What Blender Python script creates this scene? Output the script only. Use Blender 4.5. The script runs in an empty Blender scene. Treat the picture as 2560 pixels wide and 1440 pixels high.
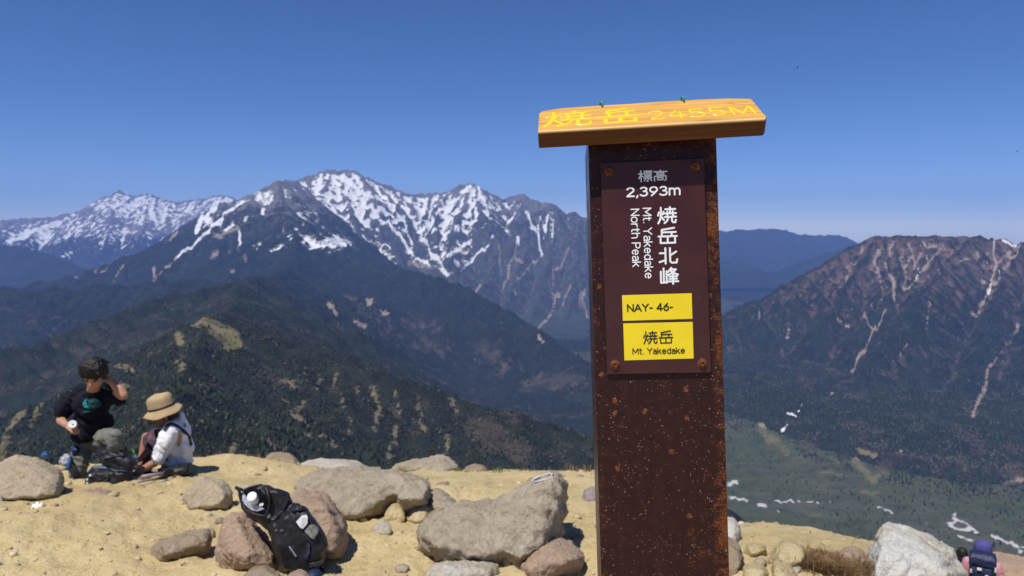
import bpy, bmesh, math, random
import numpy as np
from mathutils import Vector, Matrix, noise as mnoise

random.seed(7)
rng = np.random.default_rng(7)
scene = bpy.context.scene
C = scene.collection

# ------------------------------------------------------------------ camera
FPX = 1849.0                      # focal length in pixels of the 2560 px wide photograph
EYE = Vector((0.0, 0.0, 1.6))
PITCH = math.atan((720 - 570) / FPX)
CP, SP = math.cos(PITCH), math.sin(PITCH)
cam_data = bpy.data.cameras.new('camera')
cam = bpy.data.objects.new('camera', cam_data)
C.objects.link(cam)
cam.location = EYE
cam.rotation_euler = (math.pi / 2 - PITCH, 0, 0)
cam_data.sensor_width = 36.0
cam_data.lens = 36.0 * FPX / 2560.0
cam_data.clip_start = 0.02
cam_data.clip_end = 60000.0
cam_data.dof.use_dof = True
cam_data.dof.focus_distance = 0.872
cam_data.dof.aperture_fstop = 14.0
scene.camera = cam

# ------------------------------------------------------------------ light
SUN_EL = math.radians(63.0)
SUN_AZ = math.radians(180.0 + 36.0)        # clockwise from +Y: behind the camera, to its left
sun_dir = Vector((math.sin(SUN_AZ) * math.cos(SUN_EL), math.cos(SUN_AZ) * math.cos(SUN_EL), math.sin(SUN_EL)))
world = bpy.data.worlds.new('World')
scene.world = world
world.use_nodes = True
wn = world.node_tree.nodes
wl = world.node_tree.links
wn.clear()
w_out = wn.new('ShaderNodeOutputWorld')
w_bg = wn.new('ShaderNodeBackground')
w_sky = wn.new('ShaderNodeTexSky')
w_sky.sky_type = 'NISHITA'
w_sky.sun_disc = False
w_sky.sun_elevation = SUN_EL
w_sky.sun_rotation = SUN_AZ
w_sky.altitude = 6500.0
w_sky.air_density = 1.3
w_sky.dust_density = 0.0
w_sky.ozone_density = 4.0
w_bg.inputs['Strength'].default_value = 0.098
w_hsv = wn.new('ShaderNodeHueSaturation'); w_hsv.inputs['Saturation'].default_value = 1.18
wl.new(w_sky.outputs[0], w_hsv.inputs['Color'])
w_tint = wn.new('ShaderNodeMix'); w_tint.data_type = 'RGBA'; w_tint.blend_type = 'MULTIPLY'
w_tint.inputs[0].default_value = 1.0; w_tint.inputs[7].default_value = (1.06, 0.94, 1.02, 1)
wl.new(w_hsv.outputs[0], w_tint.inputs[6])
wl.new(w_tint.outputs[2], w_bg.inputs['Color'])
wl.new(w_bg.outputs[0], w_out.inputs['Surface'])

sl = bpy.data.lights.new('sun', 'SUN')
sl.energy = 4.7
sl.angle = math.radians(0.5)
sl.color = (1.0, 0.955, 0.89)
sun = bpy.data.objects.new('sun', sl)
C.objects.link(sun)
sun.rotation_euler = (-sun_dir).to_track_quat('-Z', 'Y').to_euler()
sun.location = (0, -20, 40)

scene.view_settings.view_transform = 'Standard'
scene.view_settings.look = 'None'
scene.view_settings.exposure = 0.12
scene.view_settings.gamma = 1.0
scene.view_settings.use_curve_mapping = False
scene.render.engine = 'CYCLES'
cy = scene.cycles
cy.use_denoising = True
cy.max_bounces = 6
cy.diffuse_bounces = 2
cy.glossy_bounces = 2
cy.transmission_bounces = 4
cy.transparent_max_bounces = 8
cy.volume_bounces = 1
cy.caustics_reflective = False
cy.caustics_refractive = False
cy.sample_clamp_indirect = 4.0

# ------------------------------------------------------------------ helpers
def tag(o, label=None, cat=None, group=None, kind=None):
    if label: o['label'] = label
    if cat: o['category'] = cat
    if group: o['group'] = group
    if kind: o['kind'] = kind
    return o

def empty(name, loc, rot=None):
    o = bpy.data.objects.new(name, None)
    C.objects.link(o)
    if rot is not None:
        o.matrix_world = Matrix.Translation(loc) @ rot.to_4x4()
    else:
        o.location = loc
    o.empty_display_size = 0.1
    return o

def link(name, me, parent=None, mat=None):
    o = bpy.data.objects.new(name, me)
    C.objects.link(o)
    if parent is not None:
        o.parent = parent
    if mat is not None:
        me.materials.clear()
        me.materials.append(mat)
    return o

def mesh_np(name, V, F, smooth=True):
    """V (n,3) array, F (m,k) int array of k-gons."""
    V = np.asarray(V, np.float32); F = np.asarray(F, np.int32)
    me = bpy.data.meshes.new(name)
    me.vertices.add(len(V)); me.vertices.foreach_set('co', V.ravel())
    k = F.shape[1]
    me.loops.add(F.size); me.loops.foreach_set('vertex_index', F.ravel())
    me.polygons.add(len(F))
    me.polygons.foreach_set('loop_start', np.arange(0, F.size, k, dtype=np.int32))
    me.polygons.foreach_set('loop_total', np.full(len(F), k, np.int32))
    if smooth:
        me.polygons.foreach_set('use_smooth', np.ones(len(F), bool))
    me.update(calc_edges=True)
    me.validate()
    return me

def bm_mesh(name, bm, smooth=True):
    me = bpy.data.meshes.new(name)
    bm.to_mesh(me); bm.free()
    for p in me.polygons: p.use_smooth = smooth
    return me

def fattr(me, name, vals):
    a = me.attributes.new(name, 'FLOAT', 'POINT')
    a.data.foreach_set('value', np.asarray(vals, np.float32).ravel())

# pixel geometry of the photograph -> points of the place
def ray(u, v):
    x = (u - 1280.0) / FPX; y = (720.0 - v) / FPX
    return Vector((x, CP + y * SP, -SP + y * CP))

def pix(u, v, Y):
    d = ray(u, v)
    return EYE + d * (Y / d.y)

def proj_np(X, Y, Z):
    z = Z - EYE.z
    f = Y * CP - z * SP
    up = Y * SP + z * CP
    f = np.where(f > 0.05, f, 0.05)
    return 1280 + FPX * X / f, 720 - FPX * up / f

# ------------------------------------------------------------------ numpy noise
_perm = rng.permutation(256).astype(np.int32)
_perm = np.concatenate([_perm, _perm, _perm])
_g2 = np.stack([np.cos(np.arange(256) * 2.399963), np.sin(np.arange(256) * 2.399963)], 1).astype(np.float32)

def perlin(x, y):
    xi = np.floor(x).astype(np.int32); yi = np.floor(y).astype(np.int32)
    xf = (x - xi).astype(np.float32); yf = (y - yi).astype(np.float32)
    u = xf * xf * xf * (xf * (xf * 6 - 15) + 10); v = yf * yf * yf * (yf * (yf * 6 - 15) + 10)
    def g(ix, iy, fx, fy):
        h = _perm[(_perm[ix & 255] + iy) & 255]
        gg = _g2[h]
        return gg[..., 0] * fx + gg[..., 1] * fy
    n00 = g(xi, yi, xf, yf); n10 = g(xi + 1, yi, xf - 1, yf)
    n01 = g(xi, yi + 1, xf, yf - 1); n11 = g(xi + 1, yi + 1, xf - 1, yf - 1)
    a = n00 + u * (n10 - n00); b = n01 + u * (n11 - n01)
    return (a + v * (b - a)) * 1.5

def fbm(x, y, octv=4, gain=0.5):
    t = 0; a = 1.0
    for i in range(octv):
        t = t + a * perlin(x + 17.3 * i, y - 9.1 * i); x = x * 2.03; y = y * 2.03; a *= gain
    return t

def ridged(x, y, octv=4, gain=0.5):
    t = 0; a = 1.0
    for i in range(octv):
        t = t + a * (1 - 2 * np.abs(perlin(x + 31.7 * i, y + 5.3 * i))); x = x * 2.1; y = y * 2.1; a *= gain
    return t

def sstep(a, b, x):
    t = np.clip((x - a) / (b - a), 0, 1)
    return t * t * (3 - 2 * t)

def boxblur(A, r):
    for ax in (0, 1):
        P = np.pad(A, [(r + 1, r) if i == ax else (0, 0) for i in (0, 1)], mode='edge')
        S = np.cumsum(P, axis=ax, dtype=np.float64)
        n = A.shape[ax]
        if ax == 0: A = (S[2 * r + 1:2 * r + 1 + n] - S[:n]) / (2 * r + 1)
        else: A = (S[:, 2 * r + 1:2 * r + 1 + n] - S[:, :n]) / (2 * r + 1)
    return A

# ------------------------------------------------------------------ material helpers
class NT:
    def __init__(self, name):
        self.m = bpy.data.materials.new(name); self.m.use_nodes = True
        self.t = self.m.node_tree; self.n = self.t.nodes; self.n.clear()
        self.out = self.n.new('ShaderNodeOutputMaterial')
        self.b = self.n.new('ShaderNodeBsdfPrincipled')
        self.L(self.b.outputs[0], self.out.inputs['Surface'])
        self.b.inputs['Specular IOR Level'].default_value = 0.25
    def L(self, a, b): self.t.links.new(a, b)
    def _in(self, sock, v):
        if hasattr(v, 'is_output'): self.L(v, sock)
        else:
            if isinstance(v, tuple) and len(v) == 3 and sock.type == 'RGBA': v = (*v, 1)
            sock.default_value = v
    def coord(self, kind='Object'):
        if kind == 'Position':
            return self.n.new('ShaderNodeNewGeometry').outputs['Position']
        return self.n.new('ShaderNodeTexCoord').outputs[kind]
    def map(self, vec, scale=(1, 1, 1), loc=(0, 0, 0), rot=(0, 0, 0)):
        n = self.n.new('ShaderNodeMapping'); self.L(vec, n.inputs[0])
        n.inputs['Scale'].default_value = scale; n.inputs['Location'].default_value = loc; n.inputs['Rotation'].default_value = rot
        return n.outputs[0]
    def noise(self, vec, scale, detail=4, rough=0.55, dist=0.0):
        n = self.n.new('ShaderNodeTexNoise'); self.L(vec, n.inputs['Vector'])
        n.inputs['Scale'].default_value = scale; n.inputs['Detail'].default_value = detail
        n.inputs['Roughness'].default_value = rough; n.inputs['Distortion'].default_value = dist
        return n.outputs['Fac']
    def voro(self, vec, scale, feature='F1', out='Distance', rand=1.0):
        n = self.n.new('ShaderNodeTexVoronoi'); n.feature = feature; self.L(vec, n.inputs['Vector'])
        n.inputs['Scale'].default_value = scale; n.inputs['Randomness'].default_value = rand
        return n.outputs[out]
    def attr(self, name):
        n = self.n.new('ShaderNodeAttribute'); n.attribute_name = name
        return n.outputs['Fac']
    def rmp(self, v, a, b, lo=0.0, hi=1.0, smooth=True):
        n = self.n.new('ShaderNodeMapRange'); n.interpolation_type = 'SMOOTHSTEP' if smooth else 'LINEAR'
        self._in(n.inputs[0], v)
        for i, x in enumerate((a, b, lo, hi)): n.inputs[1 + i].default_value = x
        return n.outputs[0]
    def math(self, op, a, b=0.0, clamp=False):
        n = self.n.new('ShaderNodeMath'); n.operation = op; n.use_clamp = clamp
        self._in(n.inputs[0], a); self._in(n.inputs[1], b)
        return n.outputs[0]
    def mix(self, f, a, b, mode='MIX'):
        n = self.n.new('ShaderNodeMix'); n.data_type = 'RGBA'; n.blend_type = mode
        self._in(n.inputs[0], f); self._in(n.inputs[6], a); self._in(n.inputs[7], b)
        return n.outputs[2]
    def bump(self, h, strength=0.5, dist=0.01, normal=None):
        n = self.n.new('ShaderNodeBump'); n.inputs['Strength'].default_value = strength; n.inputs['Distance'].default_value = dist
        self.L(h, n.inputs['Height'])
        if normal is not None: self.L(normal, n.inputs['Normal'])
        return n.outputs[0]
    def set(self, **k):
        names = {'color': 'Base Color', 'rough': 'Roughness', 'spec': 'Specular IOR Level', 'normal': 'Normal', 'metal': 'Metallic'}
        for kk, v in k.items(): self._in(self.b.inputs[names.get(kk, kk)], v)
        return self.m
# ------------------------------------------------------------------ mountains: one height field, cut in tiles
BASE = -890.0
SEGS = []          # x0,y0,z0,x1,y1,z1,k,range
GRP = 1
def P3(pts): return [tuple(pix(u, v, Y)) for u, v, Y in pts]

def add_ridge(pts, k):
    for a, b in zip(pts[:-1], pts[1:]):
        SEGS.append((*a, *b, k, GRP))

def interp_poly(pts, s):
    acc = 0
    for a, b in zip(pts[:-1], pts[1:]):
        L = math.dist(a[:2], b[:2])
        if acc + L >= s or b is pts[-1]:
            t = min(1, max(0, (s - acc) / max(L, 1e-6)))
            p = tuple(a[i] + (b[i] - a[i]) * t for i in range(3))
            d = ((b[0] - a[0]) / max(L, 1e-6), (b[1] - a[1]) / max(L, 1e-6))
            return p, d
        acc += L
def poly_len(pts): return sum(math.dist(a[:2], b[:2]) for a, b in zip(pts[:-1], pts[1:]))

R = random.Random(11)
def spurs(pts, k, spacing, length, m, sides=(-1, 1), levels=2, towards=None, jitter=0.35):
    """Side ridges off a crest, then side ridges off those."""
    L = poly_len(pts); s = spacing * R.uniform(0.3, 0.9)
    while s < L:
        p, d = interp_poly(pts, s)
        for sd in sides:
            nx, ny = -d[1] * sd, d[0] * sd
            if towards is not None and nx * towards[0] + ny * towards[1] < 0: continue
            ang = R.uniform(-jitter, jitter)
            ca, sa = math.cos(ang), math.sin(ang)
            nx, ny = nx * ca - ny * sa, nx * sa + ny * ca
            ln = length * R.uniform(0.55, 1.2)
            ln = min(ln, max(0, (p[2] - BASE)) / max(m, 0.05))
            if ln < 30: continue
            n = 3; q = [(p[0], p[1], p[2] - 2.0)]
            for i in range(1, n + 1):
                w = R.uniform(-0.12, 0.12) * ln / n
                q.append((q[-1][0] + nx * ln / n - ny * w, q[-1][1] + ny * ln / n + nx * w, q[-1][2] - m * ln / n * R.uniform(0.75, 1.25)))
            add_ridge(q, k * R.uniform(0.92, 1.1))
            if levels > 1:
                spurs(q, k, spacing * 0.48, length * 0.36, m * 1.1, (-1, 1), levels - 1)
        s += spacing * R.uniform(0.7, 1.35)

TOCAM = (0.0, -1.0)
# the snowy range in the middle
H = P3([(560, 520, 9300), (600, 500, 9200), (640, 486, 9000), (690, 470, 8900), (720, 458, 8900), (745, 453, 8900), (780, 440, 8950), (800, 431, 9000), (825, 426, 9000), (850, 430, 9000), (868, 426, 9000),
        (887, 430, 9050), (912, 441, 9100), (940, 455, 9150), (965, 463, 9200), (985, 473, 9200), (1012, 481, 9250), (1045, 485, 9300), (1082, 486, 9300),
        (1112, 482, 9300), (1142, 468, 9250), (1170, 460, 9250), (1192, 463, 9250), (1212, 476, 9300), (1237, 493, 9300), (1262, 498, 9350),
        (1290, 491, 9350), (1305, 486, 9350), (1330, 501, 9350), (1362, 508, 9350), (1387, 514, 9350), (1410, 537, 9350), (1440, 531, 9300), (1468, 543, 9250),
        (1520, 575, 9200), (1600, 640, 9100), (1700, 690, 9000), (1820, 790, 8800), (1950, 900, 8600)])
add_ridge(H, 1.0)
HS = [[(830, 427, 9000), (805, 500, 8500), (790, 560, 8100), (800, 600, 7700)],
      [(880, 430, 9050), (880, 520, 8550), (900, 590, 8050)],
      [(965, 463, 9200), (945, 540, 8650), (960, 600, 8150), (1005, 650, 7700)],
      [(1040, 485, 9300), (1025, 560, 8800), (1050, 620, 8250)],
      [(1100, 484, 9300), (1085, 560, 8700), (1095, 620, 8200)],
      [(1180, 461, 9250), (1150, 540, 8750), (1130, 600, 8300), (1120, 640, 7950)],
      [(1237, 493, 9300), (1200, 580, 8700), (1160, 650, 8100), (1130, 690, 7700)],
      [(1305, 486, 9350), (1255, 600, 8700), (1230, 680, 8000), (1190, 745, 7300)],
      [(1345, 504, 9350), (1318, 620, 8600), (1280, 720, 7800), (1250, 790, 7000)],
      [(1400, 528, 9350), (1375, 640, 8500), (1340, 760, 7500), (1310, 840, 6600)],
      [(1450, 535, 9280), (1440, 660, 8400), (1420, 790, 7200), (1385, 890, 6000)],
      [(1520, 575, 9200), (1520, 720, 8000), (1480, 860, 6700), (1450, 930, 5700)],
      [(1620, 650, 9100), (1610, 780, 7700), (1560, 920, 6000), (1530, 980, 5200)],
      [(1730, 710, 9000), (1740, 830, 7500), (1700, 950, 5900)]]
for q in HS:
    q = P3(q); add_ridge(q, 1.0)
    spurs(q, 1.05, 190, 300, 0.66, levels=2)
spurs(H, 1.05, 230, 480, 0.62, levels=2, towards=TOCAM)
# far snowy range at the left
GRP = 0
YR = P3([(-200, 575, 14600), (-80, 562, 14600), (0, 553, 14700), (60, 546, 14800), (110, 546, 14800), (160, 537, 14900), (205, 525, 14900), (242, 502, 15000), (268, 492, 15000), (290, 486, 15000),
         (297, 477, 15000), (305, 486, 15000), (325, 490, 15000), (352, 488, 15000), (377, 483, 15000), (402, 497, 15000), (432, 505, 15000), (470, 502, 15000),
         (505, 497, 14900), (545, 488, 14800), (582, 494, 14700), (620, 515, 14600), (700, 540, 14500), (800, 560, 14500)])
add_ridge(YR, 0.8)
for q in ([(110, 546, 14800), (80, 590, 13900), (40, 620, 13200)], [(205, 525, 14900), (190, 580, 13900), (150, 630, 13000)],
          [(297, 486, 15000), (285, 560, 14000), (250, 640, 13000)], [(377, 483, 15000), (360, 560, 14000), (330, 640, 13000)],
          [(470, 502, 15000), (440, 580, 14000), (400, 640, 13200)], [(560, 490, 14700), (520, 570, 13900)]):
    q = P3(q); add_ridge(q, 0.85); spurs(q, 0.9, 300, 480, 0.5, levels=2)
spurs(YR, 0.9, 380, 700, 0.5, levels=2, towards=TOCAM)
# blue wooded hill below it
B1 = P3([(-250, 610, 10500), (-100, 606, 10500), (0, 612, 10500), (50, 616, 10400), (100, 631, 10300), (150, 650, 10100), (190, 668, 9900), (240, 700, 9700), (320, 745, 9500)])
add_ridge(B1, 0.5); spurs(B1, 0.6, 450, 900, 0.38, levels=2, towards=TOCAM)
# the ridge that runs from the dark summit down towards us
N1 = P3([(745, 453, 8900), (715, 455, 8200), (690, 458, 7600), (640, 484, 7400), (600, 507, 7300), (560, 536, 7200), (500, 566, 7100), (440, 598, 7000), (330, 640, 6800), (200, 684, 6500), (100, 706, 6300), (0, 722, 6100), (-250, 765, 5700)])
N2 = P3([(690, 458, 7600), (700, 500, 7150), (720, 545, 6600), (735, 600, 6050), (738, 640, 5550), (722, 676, 4850), (690, 693, 4200), (640, 700, 3600), (600, 708, 3000)])
N3 = P3([(720, 545, 6600), (800, 592, 6200), (900, 641, 5900), (1000, 673, 5600), (1100, 696, 5300), (1150, 713, 5100), (1250, 771, 4800), (1330, 821, 4500), (1400, 871, 4200), (1480, 918, 3900), (1600, 1005, 3500)])
for q, n in ((N1, 1), (N2, 1), (N3, 1)):
    add_ridge(q, 0.72)
spurs(N1, 0.78, 330, 900, 0.44, levels=2, towards=TOCAM)
spurs(N2, 0.78, 330, 700, 0.44, levels=2)
spurs(N3, 0.78, 330, 1000, 0.42, levels=2, towards=TOCAM)
for q in ([(640, 484, 7400), (560, 600, 6500), (500, 680, 5900)], [(560, 536, 7200), (430, 650, 6400), (380, 700, 6000)],
          [(720, 545, 6600), (640, 630, 6000), (560, 690, 5400)]):
    q = P3(q); add_ridge(q, 0.75); spurs(q, 0.8, 260, 420, 0.5, levels=2)
# dark ridge at the left
D1 = P3([(-300, 735, 4500), (-100, 730, 4500), (0, 727, 4500), (150, 722, 4500), (300, 716, 4500), (400, 708, 4500), (480, 703, 4500), (600, 705, 4400), (690, 693, 4200)])
add_ridge(D1, 0.55); spurs(D1, 0.62, 300, 700, 0.38, levels=2, towards=TOCAM)
# nearer wooded ridge with the grassy knoll
F1 = P3([(600, 708, 3000), (480, 728, 2800), (350, 764, 2600), (250, 801, 2450), (130, 850, 2300), (0, 881, 2150), (-200, 935, 2000), (-450, 990, 1900)])
F2 = P3([(600, 708, 3000), (590, 745, 2500), (570, 785, 2000), (545, 805, 1680), (512, 795, 1500), (500, 850, 1350), (470, 930, 1150), (430, 1010, 900), (330, 1250, 560), (600, 1900, 220)])
F3 = P3([(512, 797, 1500), (560, 815, 1470), (612, 850, 1440), (700, 872, 1480), (850, 908, 1500), (1000, 952, 1500), (1200, 1012, 1500), (1480, 1094, 1480), (1650, 1310, 1480)])
F4 = P3([(512, 797, 1500), (450, 825, 1520), (400, 870, 1500), (300, 930, 1400), (150, 1010, 1250), (0, 1100, 1100)])
for q in (F1, F2, F3, F4): add_ridge(q, 0.62)
spurs(F1, 0.66, 170, 380, 0.4, levels=2); spurs(F2, 0.66, 150, 300, 0.4, levels=2)
spurs(F3, 0.66, 120, 260, 0.4, levels=2); spurs(F4, 0.66, 150, 240, 0.4, levels=2)
# the long range at the right
K1 = P3([(1700, 830, 4700), (1780, 800, 4650), (1830, 777, 4650), (1900, 742, 4700), (1980, 702, 4750), (2040, 671, 4800), (2090, 637, 4850), (2135, 611, 4900), (2160, 600, 4900), (2182, 593, 4900), (2232, 590, 4850), (2290, 586, 4800),
         (2332, 590, 4800), (2382, 593, 4800), (2418, 588, 4800), (2445, 590, 4800), (2470, 600, 4850), (2488, 600, 4900), (2512, 596, 4900), (2540, 610, 4900), (2560, 608, 4850), (2650, 600, 4800), (2800, 590, 4800), (2960, 580, 4800)])
add_ridge(K1, 0.9)
for q in ([(2182, 593, 4900), (2110, 740, 4500), (2000, 890, 4150), (1900, 1010, 3850), (1850, 1060, 3600)],
          [(2300, 587, 4800), (2255, 690, 4550), (2215, 760, 4300)], [(2232, 590, 4850), (2215, 680, 4600), (2180, 790, 4300), (2130, 870, 4050)],
          [(2430, 590, 4800), (2330, 700, 4350), (2235, 815, 3950), (2125, 975, 3500), (2050, 1085, 3200), (2000, 1140, 3020)],
          [(2560, 609, 4850), (2500, 720, 4350), (2440, 900, 3700), (2385, 1040, 3250), (2330, 1180, 2800)],
          [(2650, 602, 4800), (2600, 760, 4100), (2540, 980, 3400), (2480, 1180, 2700), (2440, 1260, 2450)],
          [(2800, 592, 4800), (2750, 800, 3900), (2680, 1050, 3100), (2600, 1250, 2500)]):
    q = P3(q); add_ridge(q, 0.9); spurs(q, 1.05, 95, 210, 0.74, levels=2)
spurs(K1, 1.05, 90, 420, 0.70, levels=2, towards=TOCAM, jitter=0.2)
# gentle wooded fans at its foot, down to the valley floor
def fan(pts, up, k):
    add_ridge([(p[0], p[1], BASE + up + 12 * math.sin(i * 2.1)) for i, p in enumerate(P3(pts))], k)
fan([(1830, 1020, 4050), (1940, 1045, 3650), (2060, 1085, 3200), (2200, 1120, 2980), (2360, 1160, 2800), (2540, 1200, 2650), (2760, 1250, 2500)], 125, 0.20)
fan([(1830, 985, 4400), (1960, 1000, 4050), (2080, 1030, 3650), (2230, 1060, 3400), (2400, 1090, 3200), (2580, 1120, 3050), (2800, 1160, 2900)], 150, 0.20)
fan([(2150, 1140, 2850), (2330, 1190, 2620), (2560, 1240, 2420), (2800, 1290, 2300)], 70, 0.16)
# far blue hills at the right
E1 = P3([(1300, 600, 17500), (1600, 590, 17500), (1740, 586, 17500), (1800, 579, 17500), (1850, 575, 17500), (1900, 574, 17500), (1935, 572, 17500), (1965, 576, 17500), (1995, 589, 17500), (2040, 588, 17500),
         (2095, 588, 17500), (2130, 607, 17500), (2200, 620, 17500), (2500, 640, 17500)])
add_ridge(E1, 0.42); spurs(E1, 0.5, 900, 2200, 0.3, levels=2, towards=TOCAM)
E2 = P3([(1500, 640, 12500), (1780, 650, 12500), (1860, 660, 12300), (1950, 690, 12000), (2050, 640, 12500), (2200, 600, 13000)])
add_ridge(E2, 0.4); spurs(E2, 0.45, 600, 1200, 0.28, levels=2, towards=TOCAM)

SEG = np.array(SEGS)
def height(xs, ys, base=BASE, warp=28.0, rough=1.0):
    X, Y = np.meshgrid(xs, ys)
    X = X.astype(np.float32); Y = Y.astype(np.float32)
    if warp is None:
        kf = sstep(2500, 3600, Y).astype(np.float32); warp_ = 12 + 16 * kf; rough = 0.6 + 0.75 * kf; warp = 28.0
    else: warp_ = warp
    Xw = X + warp_ * fbm(X / 260, Y / 260, 3); Yw = Y + warp_ * fbm(X / 260 + 50, Y / 260 + 50, 3)
    Z = np.full(X.shape, base - 400, np.float32)
    dx, dy = xs[1] - xs[0], ys[1] - ys[0]
    own = np.zeros(X.shape, np.int8)
    for x0, y0, z0, x1, y1, z1, k, gid in SEG:
        zt = max(z0, z1)
        reach = (zt - base) / k + warp * 2
        if reach <= 0: continue
        reach = min(reach, 1500 if xs[-1] - xs[0] < 9000 else 4000)
        i0 = int((min(x0, x1) - reach - xs[0]) / dx); i1 = int((max(x0, x1) + reach - xs[0]) / dx) + 2
        j0 = int((min(y0, y1) - reach - ys[0]) / dy); j1 = int((max(y0, y1) + reach - ys[0]) / dy) + 2
        i0 = max(i0, 0); j0 = max(j0, 0); i1 = min(i1, len(xs)); j1 = min(j1, len(ys))
        if i0 >= i1 or j0 >= j1: continue
        px = Xw[j0:j1, i0:i1] - x0; py = Yw[j0:j1, i0:i1] - y0
        ex, ey = x1 - x0, y1 - y0
        t = np.clip((px * ex + py * ey) / (ex * ex + ey * ey + 1e-6), 0, 1)
        d = np.sqrt((px - t * ex) ** 2 + (py - t * ey) ** 2)
        cand = z0 + (z1 - z0) * t - k * d; win = cand > Z[j0:j1, i0:i1]
        Z[j0:j1, i0:i1][win] = cand[win]; own[j0:j1, i0:i1][win] = int(gid)
    floor = base + 10 * fbm(X / 900, Y / 900, 3)
    s = 30.0
    Z = np.maximum(Z, floor) + s * np.exp(-np.abs(Z - floor) / s) * 0.69
    up = np.clip((Z - base - 20) / 250, 0.0, 1.0)
    Z = Z + up * rough * (15 * ridged(X / 170, Y / 170, 4, 0.55) - 8 + 9 * fbm(X / 55, Y / 55, 3))
    global OWN
    OWN = own
    return X, Y, Z

def segs_uv(U, V, lines):
    """Smallest distance in picture units to polylines, each (points, half width) -> mask."""
    M = np.zeros(U.shape, np.float32)
    for pts, w in lines:
        us = [p[0] for p in pts]; vs = [p[1] for p in pts]; mg = 3 * w + 4
        sel = np.nonzero((U > min(us) - mg) & (U < max(us) + mg) & (V > min(vs) - mg) & (V < max(vs) + mg))
        if sel[0].size == 0: continue
        u = U[sel]; v = V[sel]; D = np.full(u.shape, 1e9)
        if len(pts) == 1: D = np.hypot(u - us[0], v - vs[0])
        for (a, b), (c, d) in zip(pts[:-1], pts[1:]):
            ex, ey = c - a, d - b
            t = np.clip(((u - a) * ex + (v - b) * ey) / (ex * ex + ey * ey + 1e-6), 0, 1)
            D = np.minimum(D, np.hypot(u - a - t * ex, v - b - t * ey))
        M[sel] = np.maximum(M[sel], 1 - sstep(0.1 * w, 1.45 * w, D))
    return M

def blobs_uv(U, V, bl):
    M = np.zeros(U.shape, np.float32)
    for (cu, cv, ru, rv, a) in bl:
        M = np.maximum(M, a * np.exp(-(((U - cu) / ru) ** 2 + ((V - cv) / rv) ** 2)))
    return M

def cen(c, s):
    """a crop position of the photograph given at zoom s and origin c"""
    return lambda *pts: [(c[0] + x / s, c[1] + y / s) for x, y in pts]
q8 = cen((700, 400), 2.88); q7 = cen((0, 400), 2.844); k3 = cen((1780, 540), 3.282); v4 = cen((1800, 860), 3.0); f2 = cen((700, 640), 2.571); f1 = cen((0, 640), 2.667)

def tile(name, x0, x1, y0, y1, step, masks, mat, base=BASE, warp=28.0, rough=1.0, carve=None, split=None, cut=None):
    xs = np.arange(x0, x1 + step, step); ys = np.arange(y0, y1 + step, step)
    X, Y, Z = height(xs, ys, base, warp, rough)
    r = max(2, int(70 / step)); conc = (boxblur(Z, r) - Z) / 18.0; r2 = max(1, int(28 / step)); conc2 = np.clip((boxblur(Z, r2) - Z) / 7.0, -1, 1)
    U, V = proj_np(X, Y, Z)
    D0 = np.clip(np.hypot(X, Y) / 9000.0, 0.25, 1.5)
    U = U + 7.0 * fbm(X / (95 * D0), Y / (95 * D0), 4, 0.6); V = V + 6.0 * fbm(X / (95 * D0) + 40, Y / (95 * D0) + 70, 4, 0.6)
    att = masks(X, Y, Z, U, V, conc)
    if 'bare' in att: att['bare'] = np.clip(att['bare'] + 0.34 * conc2, 0, 1)
    if carve: Z = Z - carve * np.clip(att.get('snow', 0) * 0.5 + att.get('scree', 0), 0, 1)
    nx, ny = len(xs), len(ys)
    I = np.arange(nx * ny).reshape(ny, nx)
    F = np.stack([I[:-1, :-1], I[:-1, 1:], I[1:, 1:], I[1:, :-1]], -1).reshape(-1, 4)
    keepf = np.ones(len(F), bool)
    if cut is not None: keepf = ~cut(X, Y)[:-1, :-1].ravel()
    Vv = np.stack([X, Y, Z], -1).reshape(-1, 3)
    res = []
    groups = [(name, np.ones(len(F), bool), mat)]
    if split is not None:
        low = split(X, Y, Z)[:-1, :-1].ravel()
        groups = [(name, ~low, mat), (split.title[0], low, split.title[1])]
    for nm, sel, mt in groups:
        FF = F[sel & keepf]
        used = np.unique(FF); remap = np.zeros(nx * ny, np.int64); remap[used] = np.arange(len(used))
        me = mesh_np(nm, Vv[used], remap[FF])
        for k_, a in att.items(): fattr(me, k_, np.asarray(a).ravel()[used])
        o = link(nm, me, None, mt); o['kind'] = 'structure'
        res.append(o)
    return (xs, ys, Z, att, U, V), res

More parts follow.
